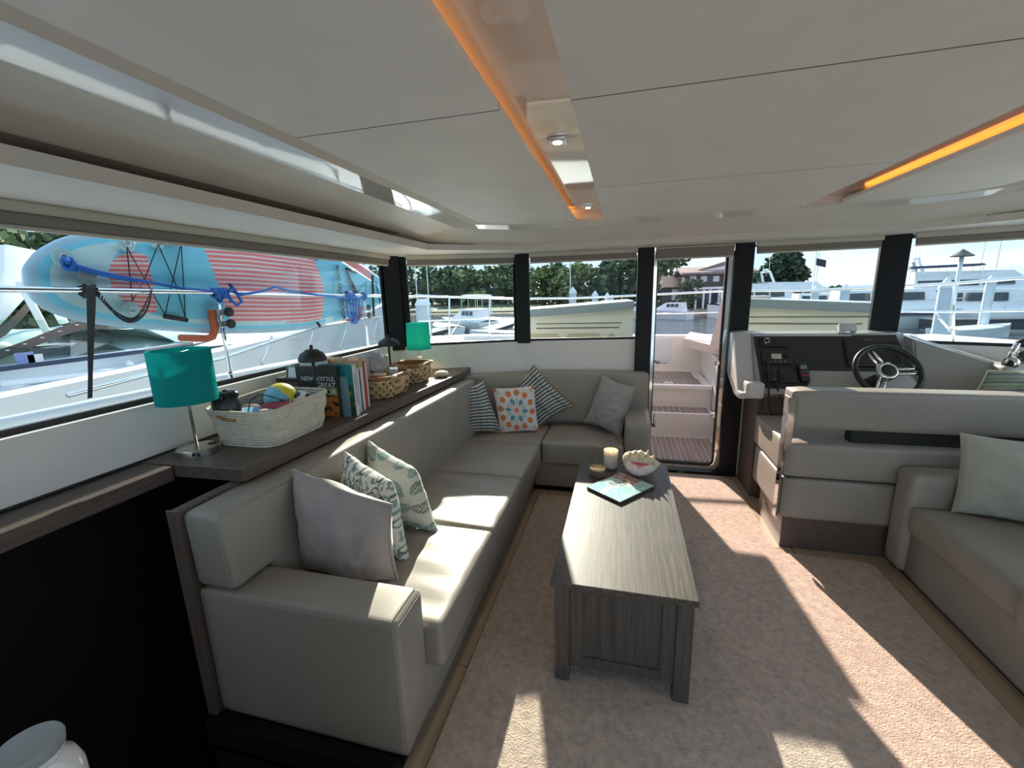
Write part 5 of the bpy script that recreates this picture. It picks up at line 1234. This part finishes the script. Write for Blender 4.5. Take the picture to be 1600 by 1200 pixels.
obj('deck_edge', prism([(-2.04, 3.6), (-3.02, 6.2), (-2.2, 6.6), (-1.05, 5.9), (-1.05, 4.4), (-.9, 3.95)], .75, .965), DECK, fd); obj('deck_edge', prism([(3.02, 3.6), (4.4, 4.6), (3.6, 6.2), (2.35, 5.9), (2.3, 4.4), (1.9, 3.95)], .75, .985), DECK, fd)

# ================================================================ OUTSIDE: water, marina, shore
dk2 = struct('aft_deck', 'unseen white aft deck added behind the doorway to bounce light')  # out of view, added to bounce light up to the ceiling
obj('deck_moulding', box(-2.9, 3.87, -6.5, Y_BACK - .06, -.16, -.05), DECK, dk2)
dk3 = struct('helm_side_deck', 'white side deck outside the helm-side window')
obj('deck_moulding', box(2.98, 3.99, Y_BACK, 3.6, .75, 1.03), DECK, dk3); obj('topsides', box(3.9, 3.99, -6.5, 3.6, WZ - .3, .9), GEL, dk3)
WATER = mk('harbour water', (.055, .085, .095), .10, bump=.9, bscale=.55, bdist=.35, spec=.5, stretch=(.6, 1.6, 1))
b = bmesh.new(); vs = [b.verts.new(p) for p in ((-400, -120, WZ), (400, -120, WZ), (400, 900, WZ), (-400, 900, WZ))]; b.faces.new(vs)
o = obj('water', b, WATER); tag(o, 'rippled grey-green harbour water around the boats', 'water', kind='stuff')
def loft(secs, close=False):
    b = bmesh.new(); V = [[b.verts.new(p) for p in s] for s in secs]
    for A, B in zip(V, V[1:]):
        for k in range(len(A) - 1): b.faces.new((A[k], A[k + 1], B[k + 1], B[k]))
    return b
WINB = mk('dark boat glazing', (.02, .03, .04), .08, coat=.4); NAVY = mk('navy stripe', (.02, .03, .07), .3); CANV = mk('navy canvas', (.03, .04, .09), .8)
def hull_mesh(L, B, fb, n=14, flare=.18, sheer=.35):
    """bow at +y, stern at 0; waterline at z=0"""
    secs = []
    for i in range(n + 1):
        s = i / n; w = B / 2 * (1 - max(0, (s - .35) / .65) ** 2.2); z = fb * (1 + sheer * s * s); wb = w * (1 - flare - .45 * s * s)
        secs.append([Vector((-w * .0, s * L, z + .06 * B * (1 - s))), Vector((-w * .55, s * L, z + .03 * B * (1 - s))), Vector((-w, s * L, z)), Vector((-lerp(w, wb, .3), s * L, z * .66)), Vector((-lerp(w, wb, .8), s * L, z * .25)), Vector((-wb * .8, s * L - .0, -.4))])
    b = loft(secs); me = bpy.data.meshes.new('t'); b2 = b.copy(); 
    for v in b2.verts: v.co.x *= -1
    b2.to_mesh(me); b2.free(); b.from_mesh(me); bpy.data.meshes.remove(me)
    # transom
    b.faces.new([b.verts.new((x, 0, z)) for x, z in ((-B / 2, fb), (B / 2, fb), (B / 2 * .8, -.3), (-B / 2 * .8, -.3))])
    bmesh.ops.remove_doubles(b, verts=b.verts, dist=.001); bmesh.ops.recalc_face_normals(b, faces=b.faces)
    return b
def motor_boat(lab, loc, rot, L, B, fb, cabin=1, fly=False, stripe=None, hullmat=None, rail=True, mast=False, canopy=None, name='motor_yacht', group='boats moored across the water', centre=True):
    t = thing(name, lab, 'boat', (0, 0, 0), group); hullmat = hullmat or GELB
    parts = []
    def add(nm, bm, m, parent=t, smooth=False): 
        o = obj(nm, bm, m, parent, smooth, 35 if smooth else None); return o
    add('hull', hull_mesh(L, B, fb), hullmat, t, True)
    if stripe:
        for s in (-1, 1):
            add('hull_stripe', loft([[Vector((s * (B / 2 * (1 - max(0, (q - .35) / .65) ** 2.2) + .015), q * L, fb * (1 + .35 * q * q) * k)) for k in (.72, .90)] for q in [i / 12 * .93 for i in range(13)]]), stripe)
    zc = fb * 1.05
    y0, y1 = .12 * L, .66 * L; h = .15 * L if L < 9 else 1.35; w = B * .40
    if cabin:
        b = hexa([(-w, y0, zc), (w, y0, zc), (w * .75, y1, zc + .1), (-w * .75, y1, zc + .1), (-w * .88, y0 + .1, zc + h), (w * .88, y0 + .1, zc + h), (w * .62, y1 - h * 1.5, zc + h), (-w * .62, y1 - h * 1.5, zc + h)]); add('cabin', b, hullmat)
        for s in (-1, 1):
            for k in range(3):
                a0 = lerp(y0 + .3, y1 - h * 1.6, k / 3); a1 = lerp(y0 + .3, y1 - h * 1.6, (k + .88) / 3)
                def wx(yq, zq): f = (yq - y0) / (y1 - y0); g = (zq - zc) / h; return lerp(lerp(w, w * .75, f), lerp(w * .88, w * .66, f), g)
                z0, z1 = zc + h * .48, zc + h * .86
                b = hexa([(s * (wx(a0, z0) + .02), a0, z0), (s * (wx(a1, z0) + .02), a1, z0), (s * (wx(a1, z0) - .02), a1, z0), (s * (wx(a0, z0) - .02), a0, z0), (s * (wx(a0, z1) + .02), a0, z1), (s * (wx(a1, z1) + .02), a1 - .05, z1), (s * (wx(a1, z1) - .02), a1 - .05, z1), (s * (wx(a0, z1) - .02), a0, z1)]); add('cabin_window', b, WINB)
        ya, yb_ = y1 - h * .25, y1 - h * 1.25
        add('windscreen', hexa([(-w * .60, ya + .03, zc + h * .28), (w * .60, ya + .03, zc + h * .28), (w * .60, ya - .05, zc + h * .28), (-w * .60, ya - .05, zc + h * .28), (-w * .56, yb_ + .08, zc + h * .9), (w * .56, yb_ + .08, zc + h * .9), (w * .56, yb_ - .05, zc + h * .9), (-w * .56, yb_ - .05, zc + h * .9)]), WINB)
    if fly:
        zf = zc + h
        add('flybridge', hexa([(-w * .9, y0 + .1, zf), (w * .9, y0 + .1, zf), (w * .6, y1 - h * 1.4, zf), (-w * .6, y1 - h * 1.4, zf), (-w * .95, y0, zf + .65), (w * .95, y0, zf + .65), (w * .6, y1 - h * 1.9, zf + .55), (-w * .6, y1 - h * 1.9, zf + .55)]), hullmat)
        add('radar_arch', tube([(-w * .9, y0 + .7, zf + .3), (-w * .7, y0 + .2, zf + 1.7), (w * .7, y0 + .2, zf + 1.7), (w * .9, y0 + .7, zf + .3)], .13, 8), hullmat, t, True)
        add('radar_dome', lathe([(0, .3), (.28, .26), (.3, .05), (.2, 0), (0, 0)], (0, y0 + .2, zf + 1.8), 16), GEL, t, True)
        for x in (-w * .5, w * .5): add('aerial', tube([(x, y0 + .3, zf + 1.6), (x, y0, zf + 5.0)], .02, 5), GEL)
    if canopy:
        zf = zc + h + .1
        add('canopy', hexa([(-w * .95, y0 - .4, zf + .9), (w * .95, y0 - .4, zf + .9), (w * .85, y0 + L * .28, zf + .95), (-w * .85, y0 + L * .28, zf + .95), (-w * .85, y0 - .3, zf + 1.08), (w * .85, y0 - .3, zf + 1.08), (w * .75, y0 + L * .27, zf + 1.12), (-w * .75, y0 + L * .27, zf + 1.12)]), canopy)
        for x in (-w * .85, w * .85):
            for yq in (y0 - .3, y0 + L * .13, y0 + L * .27): add('canopy_post', tube([(x, yq, zc + h * .6), (x, yq, zf + .95)], .025, 6), STAINLESS)
    if rail:
        for s in (-1, 1):
            q_ = [.42 + .56 * i / 9 for i in range(10)]
            def gx(q): return s * (B / 2 * (1 - max(0, (q - .35) / .65) ** 2.2) - .06)
            add('bow_rail_tube', tube([(gx(q), q * L, fb * (1 + .35 * q * q) + .62) for q in q_], .022, 6), STAINLESS, t, True)
            for q in q_[::2]: add('rail_post', tube([(gx(q), q * L, fb * (1 + .35 * q * q) - .05), (gx(q), q * L, fb * (1 + .35 * q * q) + .62)], .018, 6), STAINLESS)
    if mast: add('mast', tube([(0, L * .5, fb), (0, L * .5, fb + mast)], .07, 8), GEL, t, True)
    cl = L / 2 if centre else 0
    t.location = (loc[0] + math.sin(rot) * cl, loc[1] - math.cos(rot) * cl, WZ); t.rotation_euler = (0, 0, rot); ABS[t.name] = Vector((0, 0, 0))
    return t
R_ = math.radians
# neighbouring cruiser alongside
nb = motor_boat('white open cruiser moored right alongside, beyond the paddle boards', (-6.15, -4.6, 0), 0, 15.5, 3.5, 1.92, cabin=0, rail=False, name='motor_cruiser', group=None, centre=False)
nb.location.z = -1.10
def nadd(nm, bm, m, smooth=False):
    bmesh.ops.translate(bm, verts=bm.verts, vec=-Vector((-6.15, -4.6, -1.10))); me = bpy.data.meshes.new(nm); bm.normal_update(); bm.to_mesh(me); bm.free(); me.materials.append(m)
    if smooth:
        for p in me.polygons: p.use_smooth = True
    o = bpy.data.objects.new(nm, me); COL.objects.link(o); o.parent = nb; return o
NX = -4.72
nadd('coaming', hexa([(NX, -3.5, .7), (NX, 3.6, .72), (-7.5, 3.6, .72), (-7.5, -3.5, .7), (NX - .10, -3.5, 1.10), (NX - .10, 3.3, 1.14), (-7.4, 3.3, 1.14), (-7.4, -3.5, 1.10)]), GELB)
nadd('fore_cabin', loft([[Vector((-6.15 + 1.45 * k * f, yy, z + .22 * (1 - k * k) * f)) for k in (-1, -.8, -.5, 0, .5, .8, 1)] for yy, f, z in ((3.2, 1, 1.10), (5, .92, 1.04), (7, .72, .98), (9, .4, .96), (10.3, .1, .95))]), GELB, True)
nadd('rub_strake', tube([(NX - .02, -3.5, 1.115), (NX - .02, 1.5, 1.125), at(225, 549, X=NX), at(300, 537, X=NX - .1), at(335, 531, X=NX - .3)], .022, 6), NAVY)
def nx(px, py, x=NX - .12): return at(px, py, X=x)
nadd('windscreen_glass', loft([[nx(0, 573), nx(0, 500, NX - .35)], [nx(110, 560), nx(110, 500, NX - .4)], [nx(225, 545), nx(240, 508, NX - .5)], [nx(320, 528), nx(300, 515, NX - .7)]]), glass('cruiser windscreen glass', (.70, .80, .78)))
BRN = mk('brown canvas edge', (.14, .105, .09), .8, var=.1, vscale=10)
def band(pts, w, x): return loft([[at(px, py, X=x), at(px, py + w, X=x)] for px, py in pts])
o = nadd('canvas_edge', band([(-40, 562), (40, 532), (90, 512), (130, 500), (170, 499)], 15, NX - .22), BRN); 
for k in range(7):
    p = at(-15 + k * 27, 558 - k * 10.0, X=NX - .20); nadd('snap', lathe([(0, .008), (.012, .006), (.014, 0)], p, 8), GEL)
nadd('canvas_edge', band([(-30, 530), (10, 505), (35, 480), (52, 460), (58, 452)], 18, NX - .6), BRN)
nadd('soft_top', loft([[at(px, py, X=NX - .55) for px, py in ((-60, 388), (-60, 440), (-60, 500), (-60, 545))], [at(px, py, X=NX - .6) for px, py in ((10, 382), (8, 420), (2, 470), (-6, 515))], [at(px, py, X=NX - .8) for px, py in ((60, 392), (62, 410), (58, 432), (52, 452))]]), mk('white canvas top', (.70, .73, .78), .7), True)
nadd('canvas_cover', loft([[Vector((x, y_, .95 + .42 * math.exp(-((y_ - 3.0) ** 2) * .8) + .08 * noise.noise(Vector((x * 2, y_ * 3, 1))))) for x in (-4.95, -5.2, -5.6, -6.0, -6.6)] for y_ in [2.2 + .16 * i for i in range(14)]]), mk('pale green cover', (.55, .66, .62), .8), True)
nadd('helm_wheel', tube([at(142, 548, X=-5.1) + Vector((.02 * math.sin(a), .20 * math.cos(a), .15 * math.sin(a) + .10 * math.cos(a))) for a in [k * 2 * PI / 24 for k in range(24)]], .018, 6, closed=True), RUBBER, True)
nadd('helm_seat', cush(-5.5, -5.0, 2.0, 2.5, .9, 1.32, .08, 6), mk('cream seat vinyl', (.62, .60, .50), .6), True)
nadd('helm_seat', cush(-6.3, -5.6, 2.3, 2.9, .9, 1.30, .08, 6), MATS['cream seat vinyl'], True)
nadd('windscreen_post', tube([at(82, 535, X=-5.2), at(30, 440, X=-5.2)], .03, 8), GEL, True); nadd('windscreen_post', tube([at(100, 505, X=-5.6), at(86, 480, X=-5.6)], .04, 8), GEL, True)
nadd('sticker', xf(box(-.001, .001, -.06, .06, -.05, .05), Matrix.Translation(nx(39, 560, NX - .10))), mk('blue white sticker', (.25, .28, .55), .5)); nadd('sticker', xf(box(-.001, .001, -.05, .05, -.04, .04), Matrix.Translation(nx(56, 561, NX - .10))), GEL)
nadd('horn', tube([nx(196, 566, NX + .01), nx(206, 572, NX + .03)], .035, 10), GEL, True)
rl = [at(105, 618, X=-4.05), at(230, 585, X=-4.1), at(345, 560, X=-4.2), at(430, 532, X=-4.4), at(490, 512, X=-4.6), at(560, 500, X=-4.9), at(606, 494, X=-5.2)]
nadd('bow_rail_tube', tube(rl, .020, 8), STAINLESS, True)
for (a, c, x) in (((332, 558), (318, 590), -4.25), ((425, 525), (408, 570), -4.4), ((492, 512), (480, 545), -4.6), ((545, 503), (530, 545), -4.85), ((590, 497), (583, 530), -5.1)): nadd('rail_post', tube([at(*a, X=x), at(*c, X=x)], .016, 6), STAINLESS, True)
nadd('side_moulding', tube([at(0, 600, X=NX + .06), at(230, 576, X=NX + .08), at(420, 545, X=NX - .1)], .03, 8), GELB, True)
# piles
PILE = mk('white pile sleeve', (.60, .66, .72), .6, var=.08, vscale=2)
def pile(lab, px, top, y, r, cone=True, z0=WZ - .3, group='dock piles with pointed caps'):
    p = at(px, top, Y=y); t = thing('dock_pile', lab, 'pile', (p.x, p.y, z0), group)
    hc_ = r * 1.9 if cone else r * .9
    obj('sleeve', lathe([(0, 0), (r, 0), (r, p.z - hc_ - z0), (0, p.z - hc_ - z0)], (p.x, p.y, z0), 20), PILE, t, True, 40)
    obj('cap', lathe([(r * 1.08, 0), (r * 1.08, hc_ * .28), (r * .55 if not cone else .02, hc_), (0, hc_)], (p.x, p.y, p.z - hc_), 20), GELB, t, True, 40)
pile('stout pile with blunt white cap behind the small lit lampshade', 660, 467, 9.0, .165, False)
for px, top, y, r, lab in ((895, 448, 24, .27, 'white pointed pile, leftmost in the window above the sofa corner'), (930, 454, 30, .27, 'white pointed pile, second in the window above the sofa corner'), (949, 457, 34, .27, 'white pointed pile, third in the window above the sofa corner'), (956, 460, 40, .25, 'small white pointed pile farthest in the window above the sofa corner'),
                           (1275, 447, 26, .25, 'white pointed pile, left one behind the helm'), (1322, 443, 24, .28, 'white pointed pile, right one behind the helm'), (1481, 434, 17, .24, 'thick leaning white pile behind the right stanchion'), (1551, 430, 30, .30, 'white pile farther right beyond the dock')):
    pile(lab, px, top, y, r * .72)
# floating docks
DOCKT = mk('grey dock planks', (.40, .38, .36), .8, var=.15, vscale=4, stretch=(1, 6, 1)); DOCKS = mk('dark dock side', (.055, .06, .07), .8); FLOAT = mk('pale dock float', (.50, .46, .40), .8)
def dock(lab, p, q, w, z=None, h=.45, group='floating docks'):
    p, q = Vector(p), Vector(q); z = WZ + .5 if z is None else z; d = (q - p).normalized(); n = Vector((-d.y, d.x))
    t = thing('floating_dock', lab, 'dock', (p.x, p.y, WZ), group)
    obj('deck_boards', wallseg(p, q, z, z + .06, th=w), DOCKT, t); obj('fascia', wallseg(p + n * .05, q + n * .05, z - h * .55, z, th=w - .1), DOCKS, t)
    L = (q - p).length; k = max(2, int(L / 3))
    for i in range(k):
        a = p + d * (L * i / k + .1) + n * .1; c = p + d * (L * (i + .55) / k) + n * .1
        obj('float', wallseg(a, c, WZ - .1, z - h * .5, th=w - .2), FLOAT, t)
    return t
def w2(px, py, z=WZ + .5): p = at(px, py, Z=z); return (p.x, p.y)
dock('dark dock running across the right window, nearer one', w2(1455, 500, -.75), w2(1690, 498, -.75), 1.2, -.75, 1.1)
dock('dock finger farther back in the right window', w2(1390, 484, -.75), w2(1700, 481, -.75), 1.6, -.75, 1.2)
dock('dock seen left in the angled window below the trees', w2(676, 521), w2(745, 503), 1.3)
dock('long dock across the angled window behind the dinghies', w2(672, 490), w2(830, 488), 2.0)
dock('short dock finger at the right side of the angled window', w2(772, 516), w2(812, 503), 1.4)
dock('dock along the far shore in the window above the sofa corner', w2(838, 474), w2(1010, 472), 2.0)
# boats
def bo(px, py, z=WZ): p = at(px, py, Z=z); return (p.x, p.y, 0)
def mb(lab, px, y, rot, *a, **k):
    p = at(px, 440, Y=y); return motor_boat(lab, (p.x, y, 0), R_(rot), *a, **k)
mb('large white flybridge yacht with two tall aerials behind the helm window', 1222, 50, -80, 13, 4.0, 1.3, fly=True)
mb('second flybridge yacht with mast and flag, behind the helm window', 1275, 54, -85, 14, 4.2, 1.4, fly=True, mast=5)
mb('pale blue-hulled express boat seen low behind the helm window', 1325, 43, -95, 10, 3.2, .95, stripe=NAVY)
mb('sleek white express cruiser with navy stripe, lying behind the right stanchion', 1442, 36, -95, 13, 3.8, 1.2, stripe=NAVY)
mb('tall motor yacht with long navy canopy at the right edge', 1570, 50, -110, 17, 4.8, 1.9, fly=True, canopy=CANV)
mb('white yacht beyond the cone-topped light at the far right', 1500, 75, -100, 16, 4.6, 1.8, fly=True)
mb('white yacht farthest off in the right window', 1445, 95, -100, 14, 4.4, 1.6, fly=True)
mb('small rigid tender by the right-hand dock', 1540, 29, -70, 4.2, 1.7, .55, cabin=0, rail=False)
mb('white yacht with rounded bow at the right edge near the dock', 1605, 34, -120, 10, 3.2, 1.1)
mb('white centre-console boat moored in the angled window', 722, 36, 60, 6.5, 2.3, .8, canopy=GELB, rail=False)
mb('white skiff moored left in the angled window', 690, 33, 40, 5, 1.9, .6, cabin=0, rail=False)
mb('white skiff near the dock finger in the angled window', 785, 27, 100, 4.5, 1.8, .6, cabin=0, rail=False)
mb('cabin cruiser with black windscreen in the window above the sofa corner', 868, 30, 150, 7.5, 2.7, .95, rail=False)
mb('white cuddy boat on the far shore seen left through the door', 1040, 48, 60, 5.5, 2.0, .8, rail=False)
mb('white sports boat far off in the window above the sofa corner', 972, 50, 75, 6, 2.2, .8)
mb('sailing boat with bare mast behind the angled window', 650, 60, 20, 10, 3, .9, cabin=0, rail=False, mast=15, name='sailing_boat')
mb('sailing boat with bare mast, second from the left in the angled window', 668, 63, 20, 10, 3, .9, cabin=0, rail=False, mast=16, name='sailing_boat')
mb('sailing boat with thin mast in the window above the sofa corner', 891, 62, 10, 9, 2.8, .9, cabin=0, rail=False, mast=15, name='sailing_boat')
mb('sailing boat with tall mast beyond the far right yachts', 1528, 95, -80, 13, 3.6, 1.1, cabin=0, rail=False, mast=17, name='sailing_boat')
mb('sailing boat with tall mast right of the conical light', 1552, 90, -80, 13, 3.6, 1.1, cabin=0, rail=False, mast=19, name='sailing_boat')
# conical dock light and flag
p = at(1503, 401, Y=30); t = thing('dock_light', 'dark cone-topped dock light on a post in the right window', 'dock light', (p.x, p.y, WZ + .5))
obj('cone', lathe([(0, .42), (.5, .05), (.5, 0), (0, .02)], (p.x, p.y, p.z), 20), mk('weathered cone', (.12, .11, .10), .7), t); obj('post', tube([(p.x, p.y, WZ + .4), (p.x, p.y, p.z + .1)], .10, 8), GELB, t, True)
p = at(1291, 408, Y=44); t = thing('flag', 'small dark flag on a staff above the yachts', 'flag', (p.x, p.y, p.z - 4))
obj('staff', tube([(p.x - .8, p.y, p.z - 5), (p.x - .8, p.y, p.z + 1.6)], .05, 6), GEL, t); obj('cloth', grid(lambda a, c: Vector((p.x - .75 + a * .75, p.y + .1 * math.sin(a * 6), p.z - .3 - a * .25 + c * .6)), 8, 4), mk('dark flag cloth', (.03, .03, .05), .8), t)
# shore
sh_ = struct('shore', 'low sandy shore and bulkhead along the far bank')
GRASS = mk('rough shore grass', (.06, .085, .035), .95, var=.4, vscale=1.5)
obj('bank', hexa([(-90, 56, WZ - .5), (22, 52, WZ - .5), (24, 140, WZ), (-90, 140, WZ), (-90, 57, WZ + .9), (22, 53, WZ + .8), (24, 140, WZ + 2), (-90, 140, WZ + 2)]), GRASS, sh_)
obj('stone_edge', hexa([(-90, 55.2, WZ - .5), (22, 51.4, WZ - .5), (22, 52.6, WZ - .5), (-90, 56.4, WZ - .5), (-90, 55.8, WZ + .5), (22, 52.0, WZ + .5), (22, 52.6, WZ + .7), (-90, 56.4, WZ + .7)]), mk('shore stones', (.30, .25, .19), .9, var=.5, vscale=3), sh_)
obj('bank', hexa([(-90, 60, WZ - .5), (-30, 60, WZ - .5), (-30, -30, WZ - .5), (-90, -30, WZ - .5), (-90, 60, WZ + 1), (-34, 60, WZ + .8), (-34, -30, WZ + .8), (-90, -30, WZ + 1)]), GRASS, sh_)
obj('bank', hexa([(24, 90, WZ - .5), (140, 90, WZ - .5), (140, 150, WZ), (24, 150, WZ), (24, 91, WZ + .9), (140, 91, WZ + .8), (140, 150, WZ + 2), (24, 150, WZ + 2)]), GRASS, sh_)
# house on the far bank
HY = 55.0
ho = thing('shingled_house', 'grey shingled two-storey waterfront house with white trim, seen through the door', 'house', (10, HY, WZ + .8))
SHN = mk('weathered grey shingles', (.10, .085, .085), .9, var=.3, vscale=6, stretch=(1, 1, 3)); ROOF = mk('brown grey roof', (.20, .16, .15), .9, var=.2, vscale=3); WTR = mk('white house trim', (.72, .70, .70), .6); PANE = mk('bright window pane', (.45, .50, .56), .1)
hx0, hx1 = at(1070, 450, Y=HY).x, at(1175, 450, Y=HY).x; zE = at(1100, 429, Y=HY).z; zG = WZ + .8; zR = at(1100, 421, Y=HY + 4).z
obj('walls', box(hx0, hx1, HY, HY + 8, zG, zE), SHN, ho)
obj('roof', prism_x([(HY - .5, zE), (HY + 4, zR), (HY + 8.5, zE), (HY + 8.5, zE + .25), (HY + 4, zR + .3), (HY - .5, zE + .25)], hx0 - .5, hx1 + .4), ROOF, ho)
for px in (1083, 1100, 1119, 1136):
    a, c = at(px - 5, 440, Y=HY - .05), at(px + 5, 431, Y=HY - .05); o = obj('window', box(a.x, c.x, HY - .08, HY + .02, a.z, c.z), WTR, ho)
    for k in range(2): w = (c.x - a.x) / 2; obj('pane', box(a.x + k * w + .1, a.x + (k + 1) * w - .06, HY - .10, HY - .08, a.z + .1, c.z - .1), PANE, o)
for px in (1086, 1098, 1108, 1122, 1130): a = at(px, 482, Y=HY - 1.5); obj('porch_post', box(a.x - .1, a.x + .1, HY - 1.6, HY - 1.4, zG - .2, at(px, 449, Y=HY - 1.5).z), WTR, ho)
a = at(1084, 449, Y=HY - 1.6); obj('porch_beam', box(a.x, hx1, HY - 1.7, HY - 1.3, a.z - .25, a.z), WTR, ho)
for p0, p1 in ((1087, 1097), (1099, 1107), (1109, 1121)):
    a, c = at(p0, 478, Y=HY - .05), at(p1, 452, Y=HY - .05); obj('porch_glazing', box(a.x, c.x, HY - .06, HY, a.z, c.z), mk('blue dark glazing', (.06, .08, .13), .15), ho)
gx, gz = at(1128, 409, Y=HY + 2), at(1150, 424, Y=HY + 2).z
obj('gable', prism_y([(gx.x - 3.6, gz), (gx.x + 3.2, gz), (gx.x + .2, gx.z)], HY + 1, HY + 7), ROOF, ho); obj('gable_trim', prism_y([(gx.x - 3.3, gz), (gx.x + 2.9, gz), (gx.x + .2, gx.z - .5)], HY + .9, HY + 1), WTR, ho)
h2 = thing('boat_house', 'low dark house half hidden by the pine left of the shingled house', 'house', (4, 60, WZ + .8))
a, c = at(1036, 478, Y=60), at(1072, 437, Y=60); obj('walls', box(a.x, c.x, 60, 66, WZ + .8, c.z - .8), SHN, h2); obj('roof', prism_x([(59.3, c.z - .9), (63, c.z + .6), (66.6, c.z - .9)], a.x - .4, c.x + .4), mk('ochre roof', (.42, .33, .22), .9), h2)
for k in range(3): obj('window', box(a.x + 1 + k * 1.3, a.x + 1.9 + k * 1.3, 59.94, 60, WZ + 1.6, WZ + 3), WTR, h2)
# trees
def leafm(n, c1, c2): return mk(n, c1, .8, var=.5, vscale=.7, col2=c2)
LF = [leafm('oak leaves', (.055, .085, .05), (.15, .20, .10)), leafm('bright leaves', (.10, .14, .05), (.26, .30, .12)), leafm('pine needles', (.035, .06, .04), (.09, .13, .07))]
BARK = mk('bark', (.09, .07, .055), .9)
def tree(lab, px, top, y, w, kind=0, n=900, base=None, name='tree', group='trees on the far bank', low=.06):
    p = at(px, top, Y=y); zb = WZ + .6 if base is None else base; H = p.z - zb; rnd = random.Random(px * 31 + top)
    t = thing(name, lab, 'tree', (p.x, y, zb), group)
    obj('trunk', tube([(p.x, y, zb - .3), (p.x + w * .03, y, zb + H * .5), (p.x, y, zb + H * .93)], [w * .045 + .08, w * .03 + .06, .04], 7), BARK, t, True)
    blobs = [(rnd.uniform(-.33, .33) * w, rnd.uniform(-.3, .3) * w, zb + H * rnd.uniform(low + .12, .9), w * rnd.uniform(.16, .28)) for _ in range(14)]
    blobs.append((0, 0, zb + H * .86, w * .20))
    if kind == 2: blobs = [(rnd.uniform(-1, 1) * w * .5 * (1.05 - (k / 16)), rnd.uniform(-.3, .3) * w, zb + H * lerp(low, .98, k / 16), w * .17 * (1.25 - k / 22)) for k in range(17)]
    b = bmesh.new(); s = max(.22, w * .045)
    for _ in range(n):
        bx2, by2, bz2, r = rnd.choice(blobs); d = Vector((rnd.gauss(0, 1), rnd.gauss(0, 1), rnd.gauss(0, 1))).normalized() * r * rnd.random() ** .4; d.z *= .62
        c = Vector((p.x + bx2, y + by2, min(bz2, p.z - r * .3))) + d; u = Vector((rnd.gauss(0, 1), rnd.gauss(0, 1), rnd.gauss(0, .5))).normalized() * s; v = u.cross(Vector((rnd.gauss(0, 1), rnd.gauss(0, 1), rnd.gauss(0, 1)))).normalized() * s * .7
        b.faces.new([b.verts.new(c + u), b.verts.new(c + v), b.verts.new(c - u), b.verts.new(c - v)])
    obj('crown', b, LF[kind], t)
    return t
TL = [(641, 412, 75, 9, 0, 'tall tree at the left edge of the angled window'), (668, 409, 80, 11, 1, 'tree behind the two masts in the angled window'), (700, 422, 78, 12, 0, 'round tree right of the masts in the angled window'), (728, 414, 82, 12, 0, 'open-crowned tree at the middle of the angled window'), (757, 424, 78, 12, 1, 'lower bright tree right of the middle of the angled window'), (785, 407, 80, 11, 0, 'tall dark tree toward the right of the angled window'), (806, 409, 84, 10, 0, 'tree at the right edge of the angled window'),
      (848, 420, 72, 10, 1, 'tree at the left edge of the window above the sofa corner'), (872, 408, 76, 11, 0, 'dark spreading tree left of the tall mast'), (905, 412, 70, 9, 1, 'light green tree at the middle of the window above the sofa corner'), (930, 422, 74, 9, 1, 'lower light green tree behind the white piles'), (965, 404, 72, 13, 0, 'broad oak right in the window above the sofa corner'), (992, 404, 78, 12, 0, 'oak half hidden by the black door post'),
      (1048, 396, 66, 9, 0, 'large oak at the left of the glass door'), (1077, 434, 54, 3.2, 0, 'small tree in front of the shingled house'), (1188, 426, 85, 11, 0, 'dark bushy tree at the left edge of the helm window'), (1234, 392, 80, 13, 2, 'tall layered conifer behind the yachts'), (1205, 430, 95, 9, 0, 'low tree between the post and the conifer')]
for px, top, y, w, k, lab in TL: tree(lab, px, top, y, w, k, 900 if k != 2 else 2200, name='conifer_tree' if k == 2 else 'tree')
# trees beyond the neighbouring cruiser, left edge
def tree_at(lab, p, H, w, kind, seed): 
    a = Vector(p); rnd = random.Random(seed); t = thing('tree', lab, 'tree', a, 'trees beyond the cruiser')
    obj('trunk', tube([a, a + Vector((0, 0, H * .9))], [.25, .05], 7), BARK, t, True); b = bmesh.new()
    blobs = [(rnd.uniform(-.4, .4) * w, rnd.uniform(-.4, .4) * w, H * rnd.uniform(.2, .9), w * rnd.uniform(.18, .3)) for _ in range(16)]
    for _ in range(1500):
        x, y, z, r = rnd.choice(blobs); d = Vector((rnd.gauss(0, 1), rnd.gauss(0, 1), rnd.gauss(0, 1))).normalized() * r * rnd.random() ** .4; c = a + Vector((x, y, z)) + d; u = Vector((rnd.gauss(0, 1), rnd.gauss(0, 1), rnd.gauss(0, 1))).normalized() * .34; v = u.cross(Vector((rnd.gauss(0, 1), rnd.gauss(0, 1), 1))).normalized() * .24
        b.faces.new([b.verts.new(c + u), b.verts.new(c + v), b.verts.new(c - u), b.verts.new(c - v)])
    obj('crown', b, LF[kind], t)
for i, (px, py, H, w, k, lab) in enumerate(((5, 352, 7.5, 9, 1, 'bright green tree at the far left above the cruiser'), (45, 352, 7.2, 8, 1, 'green tree second from the left above the cruiser'), (90, 362, 7.0, 8, 0, 'darker tree right of the antenna above the cruiser'), (30, 470, 5, 8, 0, 'dark shrub tree seen through the cruiser windscreen'), (140, 470, 5, 9, 0, 'dark tree low behind the paddle board'), (590, 420, 8, 9, 0, 'tree just left of the corner pillar'), (560, 425, 8, 9, 0, 'tree above the tip of the paddle boards'))):
    p = at(px, py, X=-38); H = p.z - WZ - .6; tree_at(lab, (-38, p.y, WZ + .6), max(3, H), w, k, i + 50)
